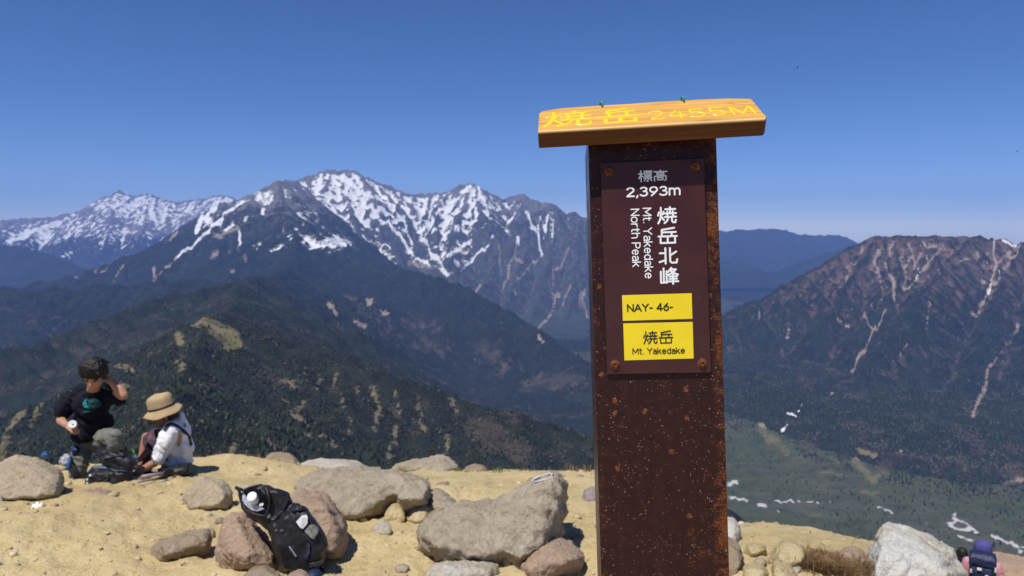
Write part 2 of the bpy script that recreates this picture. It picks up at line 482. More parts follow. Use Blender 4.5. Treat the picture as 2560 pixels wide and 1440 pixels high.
# --- what covers the mountains
def mountain_mat(name, conifer=(0.018, 0.023, 0.018), bare=(0.095, 0.076, 0.064), rock=(0.165, 0.152, 0.158), scree=(0.42, 0.33, 0.26), grass=(0.27, 0.225, 0.085), fs=1.0, nz=1.0):
    m = NT(name)
    p = m.coord('Position')
    big = m.noise(p, 0.006 * fs, 5, 0.6); mid = m.noise(p, 0.03 * fs, 4, 0.65); fine = m.noise(p, 0.11 * fs, 3, 0.7)
    st = m.noise(m.map(p, (0.05, 0.05, 0.012)), fs, 3, 0.6)
    f = m.math('ADD', m.attr('bare'), m.math('ADD', m.math('MULTIPLY', m.math('SUBTRACT', mid, 0.5), 1.9 * nz), m.math('MULTIPLY', m.math('SUBTRACT', fine, 0.5), 1.1 * (nz + 1) / 2)))
    c = m.mix(m.rmp(f, 0.28, 0.95), conifer, bare)
    c = m.mix(m.rmp(m.math('ADD', big, m.math('MULTIPLY', fine, 0.4)), 0.62, 0.85, 0, 0.5), c, tuple(x * 1.9 for x in conifer))
    rk = m.math('ADD', m.attr('rock'), m.math('MULTIPLY', m.math('SUBTRACT', mid, 0.5), 1.2))
    rc = m.mix(m.rmp(fine, 0.3, 0.7), tuple(x * 0.7 for x in rock), tuple(x * 1.25 for x in rock))
    c = m.mix(m.rmp(rk, 0.35, 0.75), c, rc)
    gr = m.math('ADD', m.attr('grass'), m.math('MULTIPLY', m.math('SUBTRACT', fine, 0.5), 0.9))
    gc = m.mix(m.rmp(m.math('ADD', m.math('MULTIPLY', mid, 0.6), m.math('MULTIPLY', big, 0.5)), 0.42, 0.66), grass, tuple(x * y for x, y in zip(grass, (1.25, 1.2, 2.0))))
    gc = m.mix(m.rmp(fine, 0.5, 0.75, 0, 0.55), gc, tuple(x * 0.4 for x in grass))
    c = m.mix(m.rmp(gr, 0.35, 0.7), c, gc)
    sc = m.math('ADD', m.attr('scree'), m.math('ADD', m.math('MULTIPLY', m.math('SUBTRACT', m.math('ADD', fine, st), 1.0), 1.6), m.math('MULTIPLY', m.math('SUBTRACT', mid, 0.5), 0.9)))
    c = m.mix(m.rmp(sc, 0.34, 0.72), c, m.mix(m.rmp(mid, 0.3, 0.7), scree, tuple(x * 0.72 for x in scree)))
    sn = m.math('ADD', m.attr('snow'), m.math('ADD', m.math('MULTIPLY', m.math('SUBTRACT', mid, 0.5), 0.55), m.math('MULTIPLY', m.math('SUBTRACT', fine, 0.5), 0.85)))
    snf = m.rmp(sn, 0.44, 0.58)
    c = m.mix(snf, c, m.mix(m.rmp(fine, 0.3, 0.75), (0.90, 0.91, 0.93), (0.74, 0.72, 0.70)))
    m.set(color=c, rough=0.95, spec=0.0, normal=m.bump(m.math('ADD', mid, m.math('MULTIPLY', fine, 0.6)), 0.8, 22.0 / fs))
    return m.m

mat_range = mountain_mat('snowy range ground', fs=0.75, conifer=(0.04, 0.05, 0.045), bare=(0.105, 0.088, 0.09), rock=(0.165, 0.155, 0.165))
mat_far = mountain_mat('far range ground', fs=0.5, rock=(0.17, 0.15, 0.16))
mat_ridge = mountain_mat('wooded ridge ground')
mat_near = mountain_mat('near ridge ground', grass=(0.16, 0.14, 0.058), scree=(0.22, 0.18, 0.115), conifer=(0.022, 0.027, 0.018), bare=(0.075, 0.060, 0.045), fs=1.6)
mat_right = mountain_mat('right range ground', nz=0.45, bare=(0.15, 0.098, 0.092), scree=(0.40, 0.31, 0.25))
mat_blue = mountain_mat('far hill ground', fs=0.5, bare=(0.07, 0.06, 0.055))

def masks_H(X, Y, Z, U, V, conc):
    S = blobs_uv(U, V, [(860, 460, 120, 60, 0.74), (790, 520, 100, 70, 0.68), (930, 510, 130, 65, 0.64), (1000, 520, 100, 70, 0.50), (1130, 530, 160, 75, 0.42), (1180, 490, 80, 45, 0.52), (730, 480, 70, 45, 0.62), (680, 490, 50, 40, 0.5),
                        (1350, 555, 80, 40, 0.25), (960, 640, 120, 40, 0.25), (1130, 640, 60, 40, 0.4)])
    n = fbm(X / 180, Y / 180 + Z / 250, 4)
    n2 = fbm(X / 60, Y / 60 + Z / 90, 3)
    snow = S * 1.08 + np.clip(conc, -0.8, 1.0) * (0.18 + 0.7 * S) + (0.24 * n + 0.30 * n2) * np.clip(S * 3, 0.2, 1) + 0.01
    L = [(q8((780, 440), (870, 560), (960, 690), (1100, 770), (1210, 825)), 6), (q8((1000, 330), (1010, 440), (1025, 560), (1080, 660), (1150, 750), (1210, 830)), 8),
         (q8((1120, 260), (1075, 400), (1030, 510)), 5), (q8((1055, 260), (1035, 380), (1010, 440)), 5), (q8((960, 300), (1000, 400)), 4), (q8((1260, 390), (1220, 520), (1110, 640)), 4),
         (q8((1530, 550), (1440, 660), (1310, 790)), 4), (q8((1370, 580), (1220, 690)), 9), (q8((1880, 400), (1862, 480), (1870, 600), (1890, 680)), 4),
         (q8((1920, 390), (1900, 560)), 3), (q8((1970, 430), (1960, 590)), 4), (q8((1770, 370), (1840, 490)), 6), (q8((1740, 310), (1650, 450)), 3), (q8((1360, 190), (1250, 310), (1170, 410)), 6),
         (q8((1370, 200), (1350, 330), (1370, 490)), 5), (q8((1390, 200), (1420, 410)), 4), (q8((1430, 200), (1490, 380)), 5), (q8((1350, 480), (1370, 545)), 4), (q8((1275, 470), (1280, 520)), 4),
         (q8((890, 450), (950, 600)), 3), (q8((580, 520), (680, 640), (770, 690)), 4), (q8((700, 580), (800, 640)), 4), (q8((1720, 550), (1718, 600)), 4), (q8((1130, 480), (1100, 530)), 4),
         (q8((1160, 300), (1200, 370)), 7), (q8((880, 250), (900, 330)), 4), (q8((1520, 280), (1480, 390)), 3)]
    st = segs_uv(U, V, L)
    snow = np.maximum(snow, st * (0.70 + 0.30 * n))
    Ls = [(q8((1890, 680), (1780, 790), (1700, 870)), 3), (q8((1720, 600), (1660, 740), (1640, 850), (1600, 930)), 4), (q8((1570, 600), (1590, 820)), 3), (q8((2010, 960), (1960, 1090), (1850, 1220)), 4),
          (q8((1970, 730), (1970, 980), (1990, 1030)), 3.5), (q8((2090, 900), (2030, 1040)), 3), (q8((2190, 940), (2170, 1000), (2210, 1130)), 5), (q8((1440, 900), (1410, 960)), 4), (q8((1695, 930), (1705, 970)), 4),
          (q8((2080, 620), (2000, 800)), 3), (q8((930, 740), (1060, 770)), 8), (q8((1250, 640), (1330, 660)), 10), (q8((1700, 700), (1740, 730)), 8), (q8((1860, 1250), (1890, 1300)), 4)]
    sc = segs_uv(U, V, Ls) * 0.75 + 0.18 * sstep(0.2, 0.9, conc) * sstep(850, 620, V) + 0.1 * n
    rock = sstep(600, 480, V + 40 * n) * 0.85
    bare = 0.35 + 0.35 * sstep(820, 620, V + 60 * n)
    return {'snow': snow, 'scree': sc, 'rock': rock, 'bare': bare, 'grass': np.zeros_like(Z)}

def masks_Y(X, Y, Z, U, V, conc):
    S = blobs_uv(U, V, [(300, 515, 130, 46, 0.72), (390, 530, 120, 55, 0.66), (480, 520, 100, 45, 0.6), (560, 505, 70, 30, 0.68), (90, 590, 120, 36, 0.62), (200, 560, 140, 52, 0.54), (300, 590, 130, 34, 0.48)])
    n = fbm(X / 260, Y / 260 + Z / 300, 4)
    snow = S + np.clip(conc, -0.8, 1.0) * 0.32 + 0.22 * n - 0.03
    st = segs_uv(U, V, [(q7((430, 440), (300, 480), (60, 580)), 9), (q7((500, 420), (470, 560)), 4), (q7((360, 500), (280, 630)), 6), (q7((890, 500), (870, 590)), 5), (q7((520, 660), (440, 700)), 5), (q7((1060, 240), (1110, 470)), 7), (q7((720, 580), (730, 630)), 4)])
    return {'snow': np.maximum(snow, st * 0.75), 'scree': 0.2 * n, 'rock': sstep(640, 560, V) * 0.8, 'bare': 0.4 + 0 * Z, 'grass': np.zeros_like(Z)}

def masks_N(X, Y, Z, U, V, conc):
    n = fbm(X / 150, Y / 150 + Z / 200, 4)
    S = blobs_uv(U, V, [(620, 500, 50, 22, 0.62), (530, 545, 45, 32, 0.62), (826, 606, 75, 24, 0.85), (726, 585, 20, 24, 0.68), (650, 492, 60, 30, 0.62), (715, 475, 45, 22, 0.55), (680, 620, 70, 16, 0.48), (770, 540, 50, 34, 0.5), (590, 570, 50, 30, 0.4)]) * sstep(5600, 6100, Y)
    snow = S + np.clip(conc, -0.6, 0.8) * 0.3 * (S > 0.08) + 0.24 * n * (S > 0.08) - 0.03
    st = segs_uv(U, V, [(q7((1740, 290), (1560, 420), (1400, 590), (1250, 700)), 5.5), (q7((1440, 400), (1400, 520)), 9), (q7((1530, 340), (1450, 420)), 7), (q7((1710, 500), (1720, 590)), 5), (q7((1870, 340), (1860, 400)), 3), (q7((1760, 400), (1740, 440)), 5), (q7((1490, 490), (1600, 420)), 4), (q7((1620, 500), (1660, 460)), 4)])
    snow = np.maximum(snow, st * (0.75 + 0.1 * n) * (Y > 5500))
    sc = segs_uv(U, V, [(q7((1250, 700), (1080, 860)), 3.5), (q7((1090, 760), (1095, 830)), 5), (q7((550, 780), (540, 830)), 3), (q7((660, 770), (700, 830), (760, 760)), 2.5), (q7((880, 740), (810, 870)), 2.5), (q7((1550, 640), (1520, 690)), 6), (q7((1750, 690), (1750, 710)), 6), (q7((1660, 795),), 6), (q7((1540, 540), (1700, 480)), 9), (q7((1690, 620), (1700, 650)), 4), (q7((1250, 520), (1200, 570)), 5)]) * 0.8
    sc = np.maximum(sc, segs_uv(U, V, [(f2((320, 310), (350, 370)), 8), (f2((500, 430), (550, 445)), 9), (f2((660, 345), (690, 380)), 5), (f2((570, 275), (575, 310)), 4), (f2((1660, 500), (1690, 540)), 4)]) * 0.95 * (Y < 5600))
    bp = segs_uv(U, V, [(f2((450, 270), (600, 380), (740, 500)), 26), (f2((800, 420), (1000, 470)), 22), (f2((880, 560), (1050, 600)), 26), (f2((1300, 590), (1450, 700)), 30), (f2((1700, 800), (1900, 780)), 30)])
    rock = sstep(580, 490, V + 40 * n) * 0.75
    low_ = sstep(800, 960, V - 0.12 * (U - 900))
    bare = np.clip(0.0 + 0.55 * sstep(660, 540, V + 40 * n) + 0.6 * bp + (0.12 + 0.2 * low_) * n + 0.28 * low_, 0, 1)
    sc = sc + 0.22 * sstep(0.4, 1.0, conc) * sstep(760, 640, V)
    return {'snow': snow, 'scree': sc, 'rock': rock, 'bare': bare, 'grass': np.zeros_like(Z)}

def masks_D(X, Y, Z, U, V, conc):
    n = fbm(X / 120, Y / 120, 4)
    return {'snow': 0 * Z, 'scree': 0.12 * n, 'rock': 0 * Z, 'bare': np.clip(0.05 + 0.25 * n, 0, 1), 'grass': 0 * Z}

def masks_F(X, Y, Z, U, V, conc):
    n = fbm(X / 60, Y / 60, 4)
    near = (Y < 1750)
    g = segs_uv(U, V, [(f1((1290, 450), (1400, 440), (1480, 500)), 17), (f1((1330, 420), (1560, 520), (1590, 590)), 17), (f1((1420, 500), (1540, 600)), 17), (f1((1190, 520), (1210, 580)), 13), (f1((1180, 700), (1215, 740)), 12),
                       (f1((170, 950), (130, 1060), (60, 1150), (20, 1290), (0, 1380)), 13), (f1((290, 930), (240, 1070), (200, 1130)), 11), (f1((440, 790), (340, 880)), 11), (f1((770, 710), (880, 770)), 8), (f1((790, 850), (890, 890)), 8), (f1((1560, 1230), (1560, 1320)), 7)]) * near
    sc = segs_uv(U, V, [(f2((600, 850), (630, 980), (610, 1140)), 8), (f2((745, 850), (770, 1000)), 5), (f2((740, 1080), (735, 1200)), 9), (f2((890, 960), (930, 1110)), 7), (f2((1100, 920), (1135, 1010)), 5), (f2((450, 1040), (430, 1150)), 6),
                        (f2((495, 830), (500, 910)), 4), (f2((350, 760), (355, 850)), 4), (f2((260, 780), (250, 840)), 7), (f2((20, 810), (90, 830)), 9), (f2((0, 890), (90, 1010), (180, 1070)), 6), (f2((150, 930), (110, 990)), 8), (f2((370, 1170), (330, 1240)), 9),
                        (f2((610, 1240), (600, 1330)), 5), (f2((715, 1240), (710, 1310)), 4), (f2((1280, 1030), (1290, 1080)), 6), (f2((1080, 1150), (1080, 1260)), 5), (f2((180, 1150), (190, 1180)), 5), (f2((400, 900), (385, 1000)), 4), (f2((270, 1140), (290, 1180)), 5)]) * near * 0.85
    bp = segs_uv(U, V, [(f2((1280, 1100), (1400, 1200)), 45), (f2((1560, 1250), (1400, 1230)), 30), (f2((1450, 960), (1500, 1010)), 25), (f1((330, 780), (250, 850)), 10)]) + segs_uv(U, V, [(f1((1100, 480), (900, 560), (500, 650)), 22), (f1((1400, 330), (1500, 300)), 16)]) * 0.5
    return {'snow': 0 * Z, 'scree': sc + 0.06 * n, 'rock': 0 * Z, 'bare': np.clip(0.30 + 0.34 * n + 0.6 * bp, 0, 1), 'grass': g * (0.95 + 0.1 * n)}

def masks_K(X, Y, Z, U, V, conc):
    n = fbm(X / 110, Y / 110 + Z / 150, 4)
    Lb = [(k3((2450, 290), (2320, 400), (2290, 520), (2260, 640), (2190, 790)), 3.4), (k3((2540, 240), (2430, 380), (2340, 520), (2300, 570)), 3), (k3((2310, 190), (2300, 300), (2325, 400)), 4), (k3((2380, 190), (2480, 240)), 7), (k3((2150, 270), (2290, 420)), 2.2), (k3((2210, 450), (2240, 560)), 2)]
    Ls = [(k3((1385, 220), (1340, 370), (1380, 540), (1410, 620), (1390, 700)), 2.8), (k3((1465, 240), (1480, 340)), 3), (k3((1415, 270), (1415, 300)), 4), (k3((1430, 380), (1490, 540), (1490, 690)), 3), (k3((1530, 340), (1590, 430), (1580, 600)), 3.8), (k3((1630, 340), (1590, 430)), 3), (k3((1610, 230), (1660, 390), (1650, 440)), 3.4),
          (k3((1890, 250), (1770, 390), (1680, 520), (1580, 620)), 3.6), (k3((1720, 250), (1700, 350)), 3.5), (k3((1750, 220), (1830, 240)), 7), (k3((1860, 230), (1850, 300)), 4), (k3((1720, 310), (1670, 400)), 3), (k3((1500, 220), (1475, 290)), 3), (k3((1560, 260), (1560, 330)), 2.5), (k3((1770, 300), (1790, 350)), 3),
          (k3((1430, 790), (1330, 930), (1290, 1020), (1190, 1180)), 4), (k3((1240, 790), (1270, 880), (1330, 920)), 3), (k3((1400, 840), (1370, 870)), 6), (k3((1310, 710), (1320, 760)), 3), (k3((620, 920), (610, 990)), 4), (k3((395, 780), (405, 840)), 4), (k3((1040, 860), (1110, 900)), 6),
          (k3((1240, 270), (1230, 300)), 5), (k3((1100, 470), (1090, 520)), 4), (k3((1850, 450), (1860, 490)), 4), (k3((2520, 880), (2510, 940), (2460, 990)), 4), (k3((2460, 1010), (2320, 1180)), 2.5), (k3((1800, 700), (1770, 920)), 1.8), (k3((1600, 1050), (1560, 1110)), 2.5), (k3((2130, 780), (2180, 820)), 5), (k3((2090, 330), (2010, 390)), 3),
          (v4((1080, 50), (1030, 130), (990, 210)), 5), (v4((850, 372), (840, 378)), 4), (v4((2070, 110), (2000, 180), (1990, 300), (1950, 400), (1900, 540)), 5), (v4((1990, 310), (1960, 400)), 6), (v4((1340, 800), (1380, 830)), 4), (v4((2270, 1000), (2080, 1090)), 8), (v4((1400, 10), (1330, 90)), 2)]
    sc = np.maximum(segs_uv(U, V, Lb) * 1.0, segs_uv(U, V, Ls) * 0.82) + 0.42 * sstep(0.15, 0.9, conc) * sstep(840, 640, V) + 0.12 * n
    snow = segs_uv(U, V, [(k3((2310, 190), (2300, 300)), 3), (k3((2370, 190), (2480, 240)), 5), (k3((2290, 520), (2260, 640)), 3), (k3((2190, 200),), 3), (k3((1690, 430), (1670, 520)), 3), (k3((2340, 440), (2350, 490)), 3), (v4((620, 445), (570, 510)), 3), (v4((500, 510), (560, 540)), 6), (v4((490, 600), (460, 650)), 5), (v4((2050, 240),), 3)]) * 0.7
    bare = np.clip(0.22 + 0.45 * sstep(840, 640, V + 70 * n) + 0.35 * n + 0.2 * sstep(1040, 1180, V), 0, 1)
    # valley floor
    flat = 1 - sstep(BASE + 40, BASE + 95, Z)
    rv = [(v4((60, 1145), (200, 1165)), 5), (v4((420, 1180), (520, 1180), (620, 1187)), 3.5), (v4((620, 1187), (900, 1195)), 1.6), (v4((1190, 1235), (1300, 1258)), 4), (v4((60, 1050), (110, 1030)), 9), (v4((300, 1220), (360, 1205)), 7), (v4((440, 1250),), 5), (v4((1750, 1265), (1745, 1310), (1790, 1320), (1870, 1345), (1880, 1390), (1780, 1385), (1710, 1355), (1760, 1320)), 5.5),
          (v4((1870, 1370), (1920, 1420)), 5), (v4((1790, 1430), (1900, 1480)), 5), (v4((2040, 1440), (2160, 1490), (2280, 1555)), 6), (v4((2180, 1480), (2300, 1530)), 3), (v4((1540, 1345),), 4)]
    river = segs_uv(U, V, rv) * flat
    tan = segs_uv(U, V, [(v4((1010, 890), (1090, 960), (1170, 1030)), 15), (v4((1230, 985), (1170, 1000)), 12), (v4((740, 960), (900, 970)), 6), (v4((840, 860), (880, 880)), 5), (v4((1060, 1110), (1200, 1120)), 9), (v4((680, 1290), (760, 1275)), 7), (v4((320, 640), (400, 720), (500, 800)), 18), (v4((1050, 800), (1180, 830)), 14)]) * flat
    return {'snow': snow, 'scree': np.maximum(sc, 0.0), 'rock': 0 * Z, 'bare': bare, 'grass': tan, 'river': river}

def valley_mat():
    m = NT('valley floor')
    p = m.coord('Position')
    pm = m.map(p, (0.7, 1.0, 1.0))
    big = m.noise(pm, 0.0035, 4, 0.6); mid = m.noise(pm, 0.016, 5, 0.65); fine = m.noise(p, 0.075, 4, 0.75)
    c = m.mix(m.rmp(big, 0.42, 0.6), (0.066, 0.082, 0.040), (0.090, 0.088, 0.062))
    c = m.mix(m.rmp(m.math('ADD', mid, m.math('MULTIPLY', fine, 0.8)), 0.78, 1.1), c, (0.038, 0.052, 0.030))
    c = m.mix(m.rmp(fine, 0.50, 0.68, 0, 0.75), c, (0.115, 0.108, 0.072))
    c = m.mix(m.rmp(fine, 0.46, 0.32, 0, 0.7), c, (0.030, 0.042, 0.026))
    t = m.math('ADD', m.math('MULTIPLY', m.attr('grass'), 0.8), m.math('ADD', m.math('MULTIPLY', m.math('SUBTRACT', mid, 0.5), 1.5), m.math('MULTIPLY', m.math('SUBTRACT', fine, 0.5), 1.6)))
    c = m.mix(m.rmp(t, 0.42, 0.95, 0, 0.75), c, (0.185, 0.155, 0.085))
    r = m.math('ADD', m.attr('river'), m.math('ADD', m.math('MULTIPLY', m.math('SUBTRACT', mid, 0.5), 0.9), m.math('MULTIPLY', m.math('SUBTRACT', fine, 0.5), 1.3)))
    c = m.mix(m.rmp(r, 0.50, 0.95), c, (0.50, 0.49, 0.46))
    return m.set(color=c, rough=0.95, spec=0.0, normal=m.bump(m.math('ADD', mid, fine), 0.6, 9.0))
def low(X, Y, Z): return Z < BASE + 50
low.title = ('valley_floor', valley_mat())

def masks_HN(X, Y, Z, U, V, conc):
    h = masks_H(X, Y, Z, U, V, conc); n = masks_N(X, Y, Z, U, V, conc)
    return {k_: np.where(OWN == 1, h[k_], n[k_]) for k_ in h}
def is_high(X, Y, Z): return OWN == 1
is_high.title = ('snowy_mountain_range', mat_range)
def cut_HN(X, Y): return ((X > 420) & (Y < 5250)) | ((X < -3620) & (Y > 8630))
TY, _ = tile('far_snowy_mountain_range', -11500, -3300, 12600, 15600, 24, masks_Y, mat_far, base=-900, rough=1.5)
TB, _ = tile('blue_wooded_hill', -8300, -3600, 8600, 11200, 34, masks_D, mat_blue)
TN, _ = tile('wooded_mountain_ridge', -5600, 3000, 3160, 9700, 13, masks_HN, mat_ridge, carve=6, warp=None, split=is_high, cut=cut_HN)
TF, _ = tile('near_wooded_ridge', -2700, 430, 230, 3175, 7.5, masks_F, mat_near, warp=None)
TK, _ = tile('right_mountain_range', 415, 5200, 1300, 5300, 10.5, masks_K, mat_right, carve=7, split=low, rough=0.75, warp=16)
TE, _ = tile('far_blue_hills', 600, 10500, 11000, 18200, 90, masks_D, mat_blue, rough=2.0)
bm = bmesh.new(); bmesh.ops.create_grid(bm, x_segments=40, y_segments=40, size=1.0)
for v in bm.verts: v.co = Vector((v.co.x * 12400, 9100 + v.co.y * 9700, BASE - 60))
o = link('terrain', bm_mesh('terrain', bm), None, mat_blue); o['kind'] = 'structure'
def plain(X, Y, Z, U, V, conc):
    return {'snow': 0 * Z, 'scree': 0 * Z, 'rock': 0 * Z, 'bare': 0.3 + 0 * Z, 'grass': 0 * Z, 'river': 0 * Z}
# ------------------------------------------------------------------ woods on the slopes: far-off, one mass each
def sample(T, x, y, key=None):
    xs, ys, Z, att = T[:4]
    i = np.clip((x - xs[0]) / (xs[1] - xs[0]), 0, len(xs) - 1.001); j = np.clip((y - ys[0]) / (ys[1] - ys[0]), 0, len(ys) - 1.001)
    i0 = i.astype(int); j0 = j.astype(int); fi = i - i0; fj = j - j0
    A = Z if key is None else att[key]
    return (A[j0, i0] * (1 - fi) * (1 - fj) + A[j0, i0 + 1] * fi * (1 - fj) + A[j0 + 1, i0] * (1 - fi) * fj + A[j0 + 1, i0 + 1] * fi * fj)

def forest(name, T, n, region, hrange, detail, keep, label, colors):
    r = np.random.default_rng(5)
    x0, x1, y0, y1 = region
    # trees stand thicker close by, so that every part of the slope gets its share of the picture
    y = y0 * (y1 / y0) ** (r.random(n * 4) ** 0.85)
    a = r.uniform(-0.78, 0.78, n * 4)
    x = a * y
    ok = (x > x0) & (x < x1); x = x[ok]; y = y[ok]
    ok = keep(T, x, y, r); x = x[ok][:n]; y = y[ok][:n]
    z = sample(T, x, y)
    u, v = proj_np(x, y, z)
    ok = (u > -120) & (u < 2700) & (v > 450); x, y, z = x[ok], y[ok], z[ok]
    n = len(x)
    h = r.uniform(hrange[0], hrange[1], n) * (0.8 + 0.4 * fbm(x / 90, y / 90, 2)); w = h * r.uniform(0.22, 0.36, n)
    bare = np.clip(sample(T, x, y, 'bare') + r.normal(0, 0.28, n) - 0.3 * (z < BASE + 60), 0, 1) > 0.55
    w = np.where(bare, h * 0.29, w); h = np.where(bare, h * 0.75, h)
    k = 4
    ang = np.arange(k) * 2 * np.pi / k
    rot = r.uniform(0, 6.28, n)
    ca = np.cos(ang[None] + rot[:, None]); sa = np.sin(ang[None] + rot[:, None])
    def ring(rad, hz, jit):
        rr = rad[:, None] * r.uniform(1 - jit, 1 + jit, (n, k))
        return np.stack([x[:, None] + rr * ca, y[:, None] + rr * sa, np.repeat((z + hz)[:, None], k, 1) + r.uniform(-0.1, 0.1, (n, k)) * rad[:, None]], -1)
    top = np.stack([x + r.normal(0, 0.05, n) * h, y, z + h], -1)[:, None]
    if detail:
        V = np.concatenate([ring(w, h * np.where(bare, 0.25, 0.10), 0.35), ring(w * np.where(bare, 0.95, 0.6), h * np.where(bare, 0.62, 0.42), 0.4), top], 1)
        T1 = [(i, (i + 1) % k, k + (i + 1) % k) for i in range(k)] + [(i, k + (i + 1) % k, k + i) for i in range(k)] + [(k + i, k + (i + 1) % k, 2 * k) for i in range(k)]
    else:
        V = np.concatenate([ring(w, h * np.where(bare, 0.3, -0.1), 0.35), top], 1)
        T1 = [(i, (i + 1) % k, k) for i in range(k)]
    m = V.shape[1]
    F = (np.array(T1)[None] + (np.arange(n) * m)[:, None, None]).reshape(-1, 3)
    me = mesh_np(name, V.reshape(-1, 3), F, smooth=False)
    val = np.where(bare, 0.62 + 0.38 * r.random(n) ** 1.5, 0.42 * r.random(n) ** 1.6)
    fattr(me, 'tint', np.repeat(val, m))
    mt = NT(name + ' leaves')
    t = mt.attr('tint')
    c = mt.mix(mt.rmp(t, 0.0, 0.42, smooth=False), colors[0], colors[1])
    c = mt.mix(mt.rmp(t, 0.45, 0.6), c, mt.mix(mt.rmp(t, 0.62, 1.0, smooth=False), colors[2], colors[3]))
    mt.set(color=c, rough=0.9, spec=0.0)
    o = link(name, me, None, mt.m)
    tag(o, label, 'forest', kind='stuff')
    return o

def keepF(T, x, y, r):
    g = sample(T, x, y, 'grass'); s = sample(T, x, y, 'scree')
    return (r.random(len(x)) > 1.2 * np.clip(np.maximum(g, s) + 0.25 * fbm(x / 25, y / 25, 2) - 0.2, 0, 0.76)) & ~((x > 0.26 * y) & (sample(T, x, y) < BASE + 330))
def keepK(T, x, y, r):
    s = np.maximum(sample(T, x, y, 'scree'), sample(T, x, y, 'snow')); z = sample(T, x, y)
    u, v = proj_np(x, y, z)
    g = np.maximum(sample(T, x, y, 'grass'), 1.4 * sample(T, x, y, 'river'))
    patchy = fbm(x / 130, y / 130, 3)
    return ~((y < 2350) & (x < 900)) & (s < 0.35) & (g < 0.25 + 0.2 * patchy) & ((z > BASE + 54 + 26 * patchy) | ((z > BASE + 34) & (r.random(len(x)) < 0.35)) | (r.random(len(x)) < 0.05)) & (r.random(len(x)) < sstep(600, 900, v) * 0.85 + 0.05)
def keepN(T, x, y, r):
    s = np.maximum(sample(T, x, y, 'scree'), sample(T, x, y, 'snow')); z = sample(T, x, y); u, v = proj_np(x, y, z)
    return (s < 0.35) & (r.random(len(x)) < sstep(600, 800, v))
forest('near_forest', TF, 43000, (-2600, 750, 520, 3150), (5.0, 10.0), True, keepF, 'dark mixed conifer forest covering the near slopes around the grassy knoll',
       [(0.010, 0.014, 0.008), (0.047, 0.054, 0.026), (0.046, 0.041, 0.027), (0.125, 0.106, 0.074)])
forest('right_range_forest', TK, 66000, (430, 5100, 1500, 5000), (8.0, 15.0), False, keepK, 'dark blue green forest on the flank of the right mountain range',
       [(0.011, 0.017, 0.012), (0.044, 0.060, 0.038), (0.066, 0.057, 0.048), (0.135, 0.118, 0.098)])
forest('ridge_forest', TN, 42000, (-5500, 1250, 3200, 6200), (9.0, 17.0), False, keepN, 'dark forest covering the ridge below the snowy mountains',
       [(0.010, 0.014, 0.010), (0.034, 0.042, 0.026), (0.06, 0.048, 0.042), (0.13, 0.10, 0.085)])
# ------------------------------------------------------------------ air
def haze_box():
    x0, x1, y0, y1, z0, z1 = -12500, 12500, -700, 19000, -1330, 905
    bm = bmesh.new(); bmesh.ops.create_cube(bm, size=1.0)
    for v in bm.verts:
        v.co = Vector((x0 + (v.co.x + .5) * (x1 - x0), y0 + (v.co.y + .5) * (y1 - y0), z0 + (v.co.z + .5) * (z1 - z0)))
    me = bm_mesh('haze', bm, False)
    m = bpy.data.materials.new('air'); m.use_nodes = True
    n = m.node_tree.nodes; n.clear()
    out = n.new('ShaderNodeOutputMaterial'); pv = n.new('ShaderNodeVolumePrincipled')
    pv.inputs['Color'].default_value = (0.27, 0.45, 1.0, 1)
    pv.inputs['Density'].default_value = 4.5e-5
    pv.inputs['Anisotropy'].default_value = 0.0
    m.node_tree.links.new(pv.outputs[0], out.inputs['Volume'])
    o = link('haze', me, None, m)
    tag(o, 'thin blue air between the viewer and the distant mountains', 'haze', kind='stuff')
haze_box()
# ------------------------------------------------------------------ the summit ground we stand on
def g_shape(x, y):
    """height of the trodden summit ground (numpy or float); the eye is at 1.6"""
    x = np.asarray(x, float); y = np.asarray(y, float)
    a = x / np.maximum(y, 0.6)
    u = 1280 + FPX * a
    b = 0.0186 + 0.0009 * sstep(640, 900, u) + 0.0095 * sstep(1500, 1850, u) + 0.0046 * sstep(1930, 2300, u) + 0.0085 * sstep(2290, 2420, u)
    yy = np.clip(y, 0, 17)
    z = 0.018 * yy - b * yy * yy - np.maximum(y - 17, 0) * 0.66
    z = z - 0.13 * np.clip(y - 6.5, 0, 4) ** 2 * sstep(2230, 2420, u) * (y > 2)
    r = np.hypot(x, y)
    z = z - 0.12 * np.maximum(r - 14, 0) * (y < 3) - 0.25 * np.maximum(np.abs(x) - 12, 0)
    # hollows and mounds
    z = z + 0.14 * np.exp(-(((x + 3.15) / 0.75) ** 2 + ((y - 7.9) / 0.45) ** 2))          # earth bump behind the sitting woman
    return z

def g_bumps(x, y):
    r = np.hypot(x, y); k = np.clip((r - 0.6) / 2.0, 0.15, 1)
    return k * (0.03 * fbm(x / 1.3, y / 1.3, 3) + 0.020 * fbm(x / 0.33, y / 0.33, 4, 0.62) + 0.016 * fbm(x / 0.11, y / 0.11, 3, 0.6))

def ground_z(x, y):
    x = np.asarray([x], float); y = np.asarray([y], float)
    return float((g_shape(x, y) + g_bumps(x, y))[0])

def ground_hit(u, v, fallback=8.8):
    d = ray(u, v); prev = None
    for i in range(1, 900):
        t = 0.5 + i * 0.02 * (1 + i * 0.001)
        p = EYE + d * t
        if p.y > 11.5: break
        if p.z <= float(g_shape(p.x, p.y)): return p
    return pix(u, v, fallback)

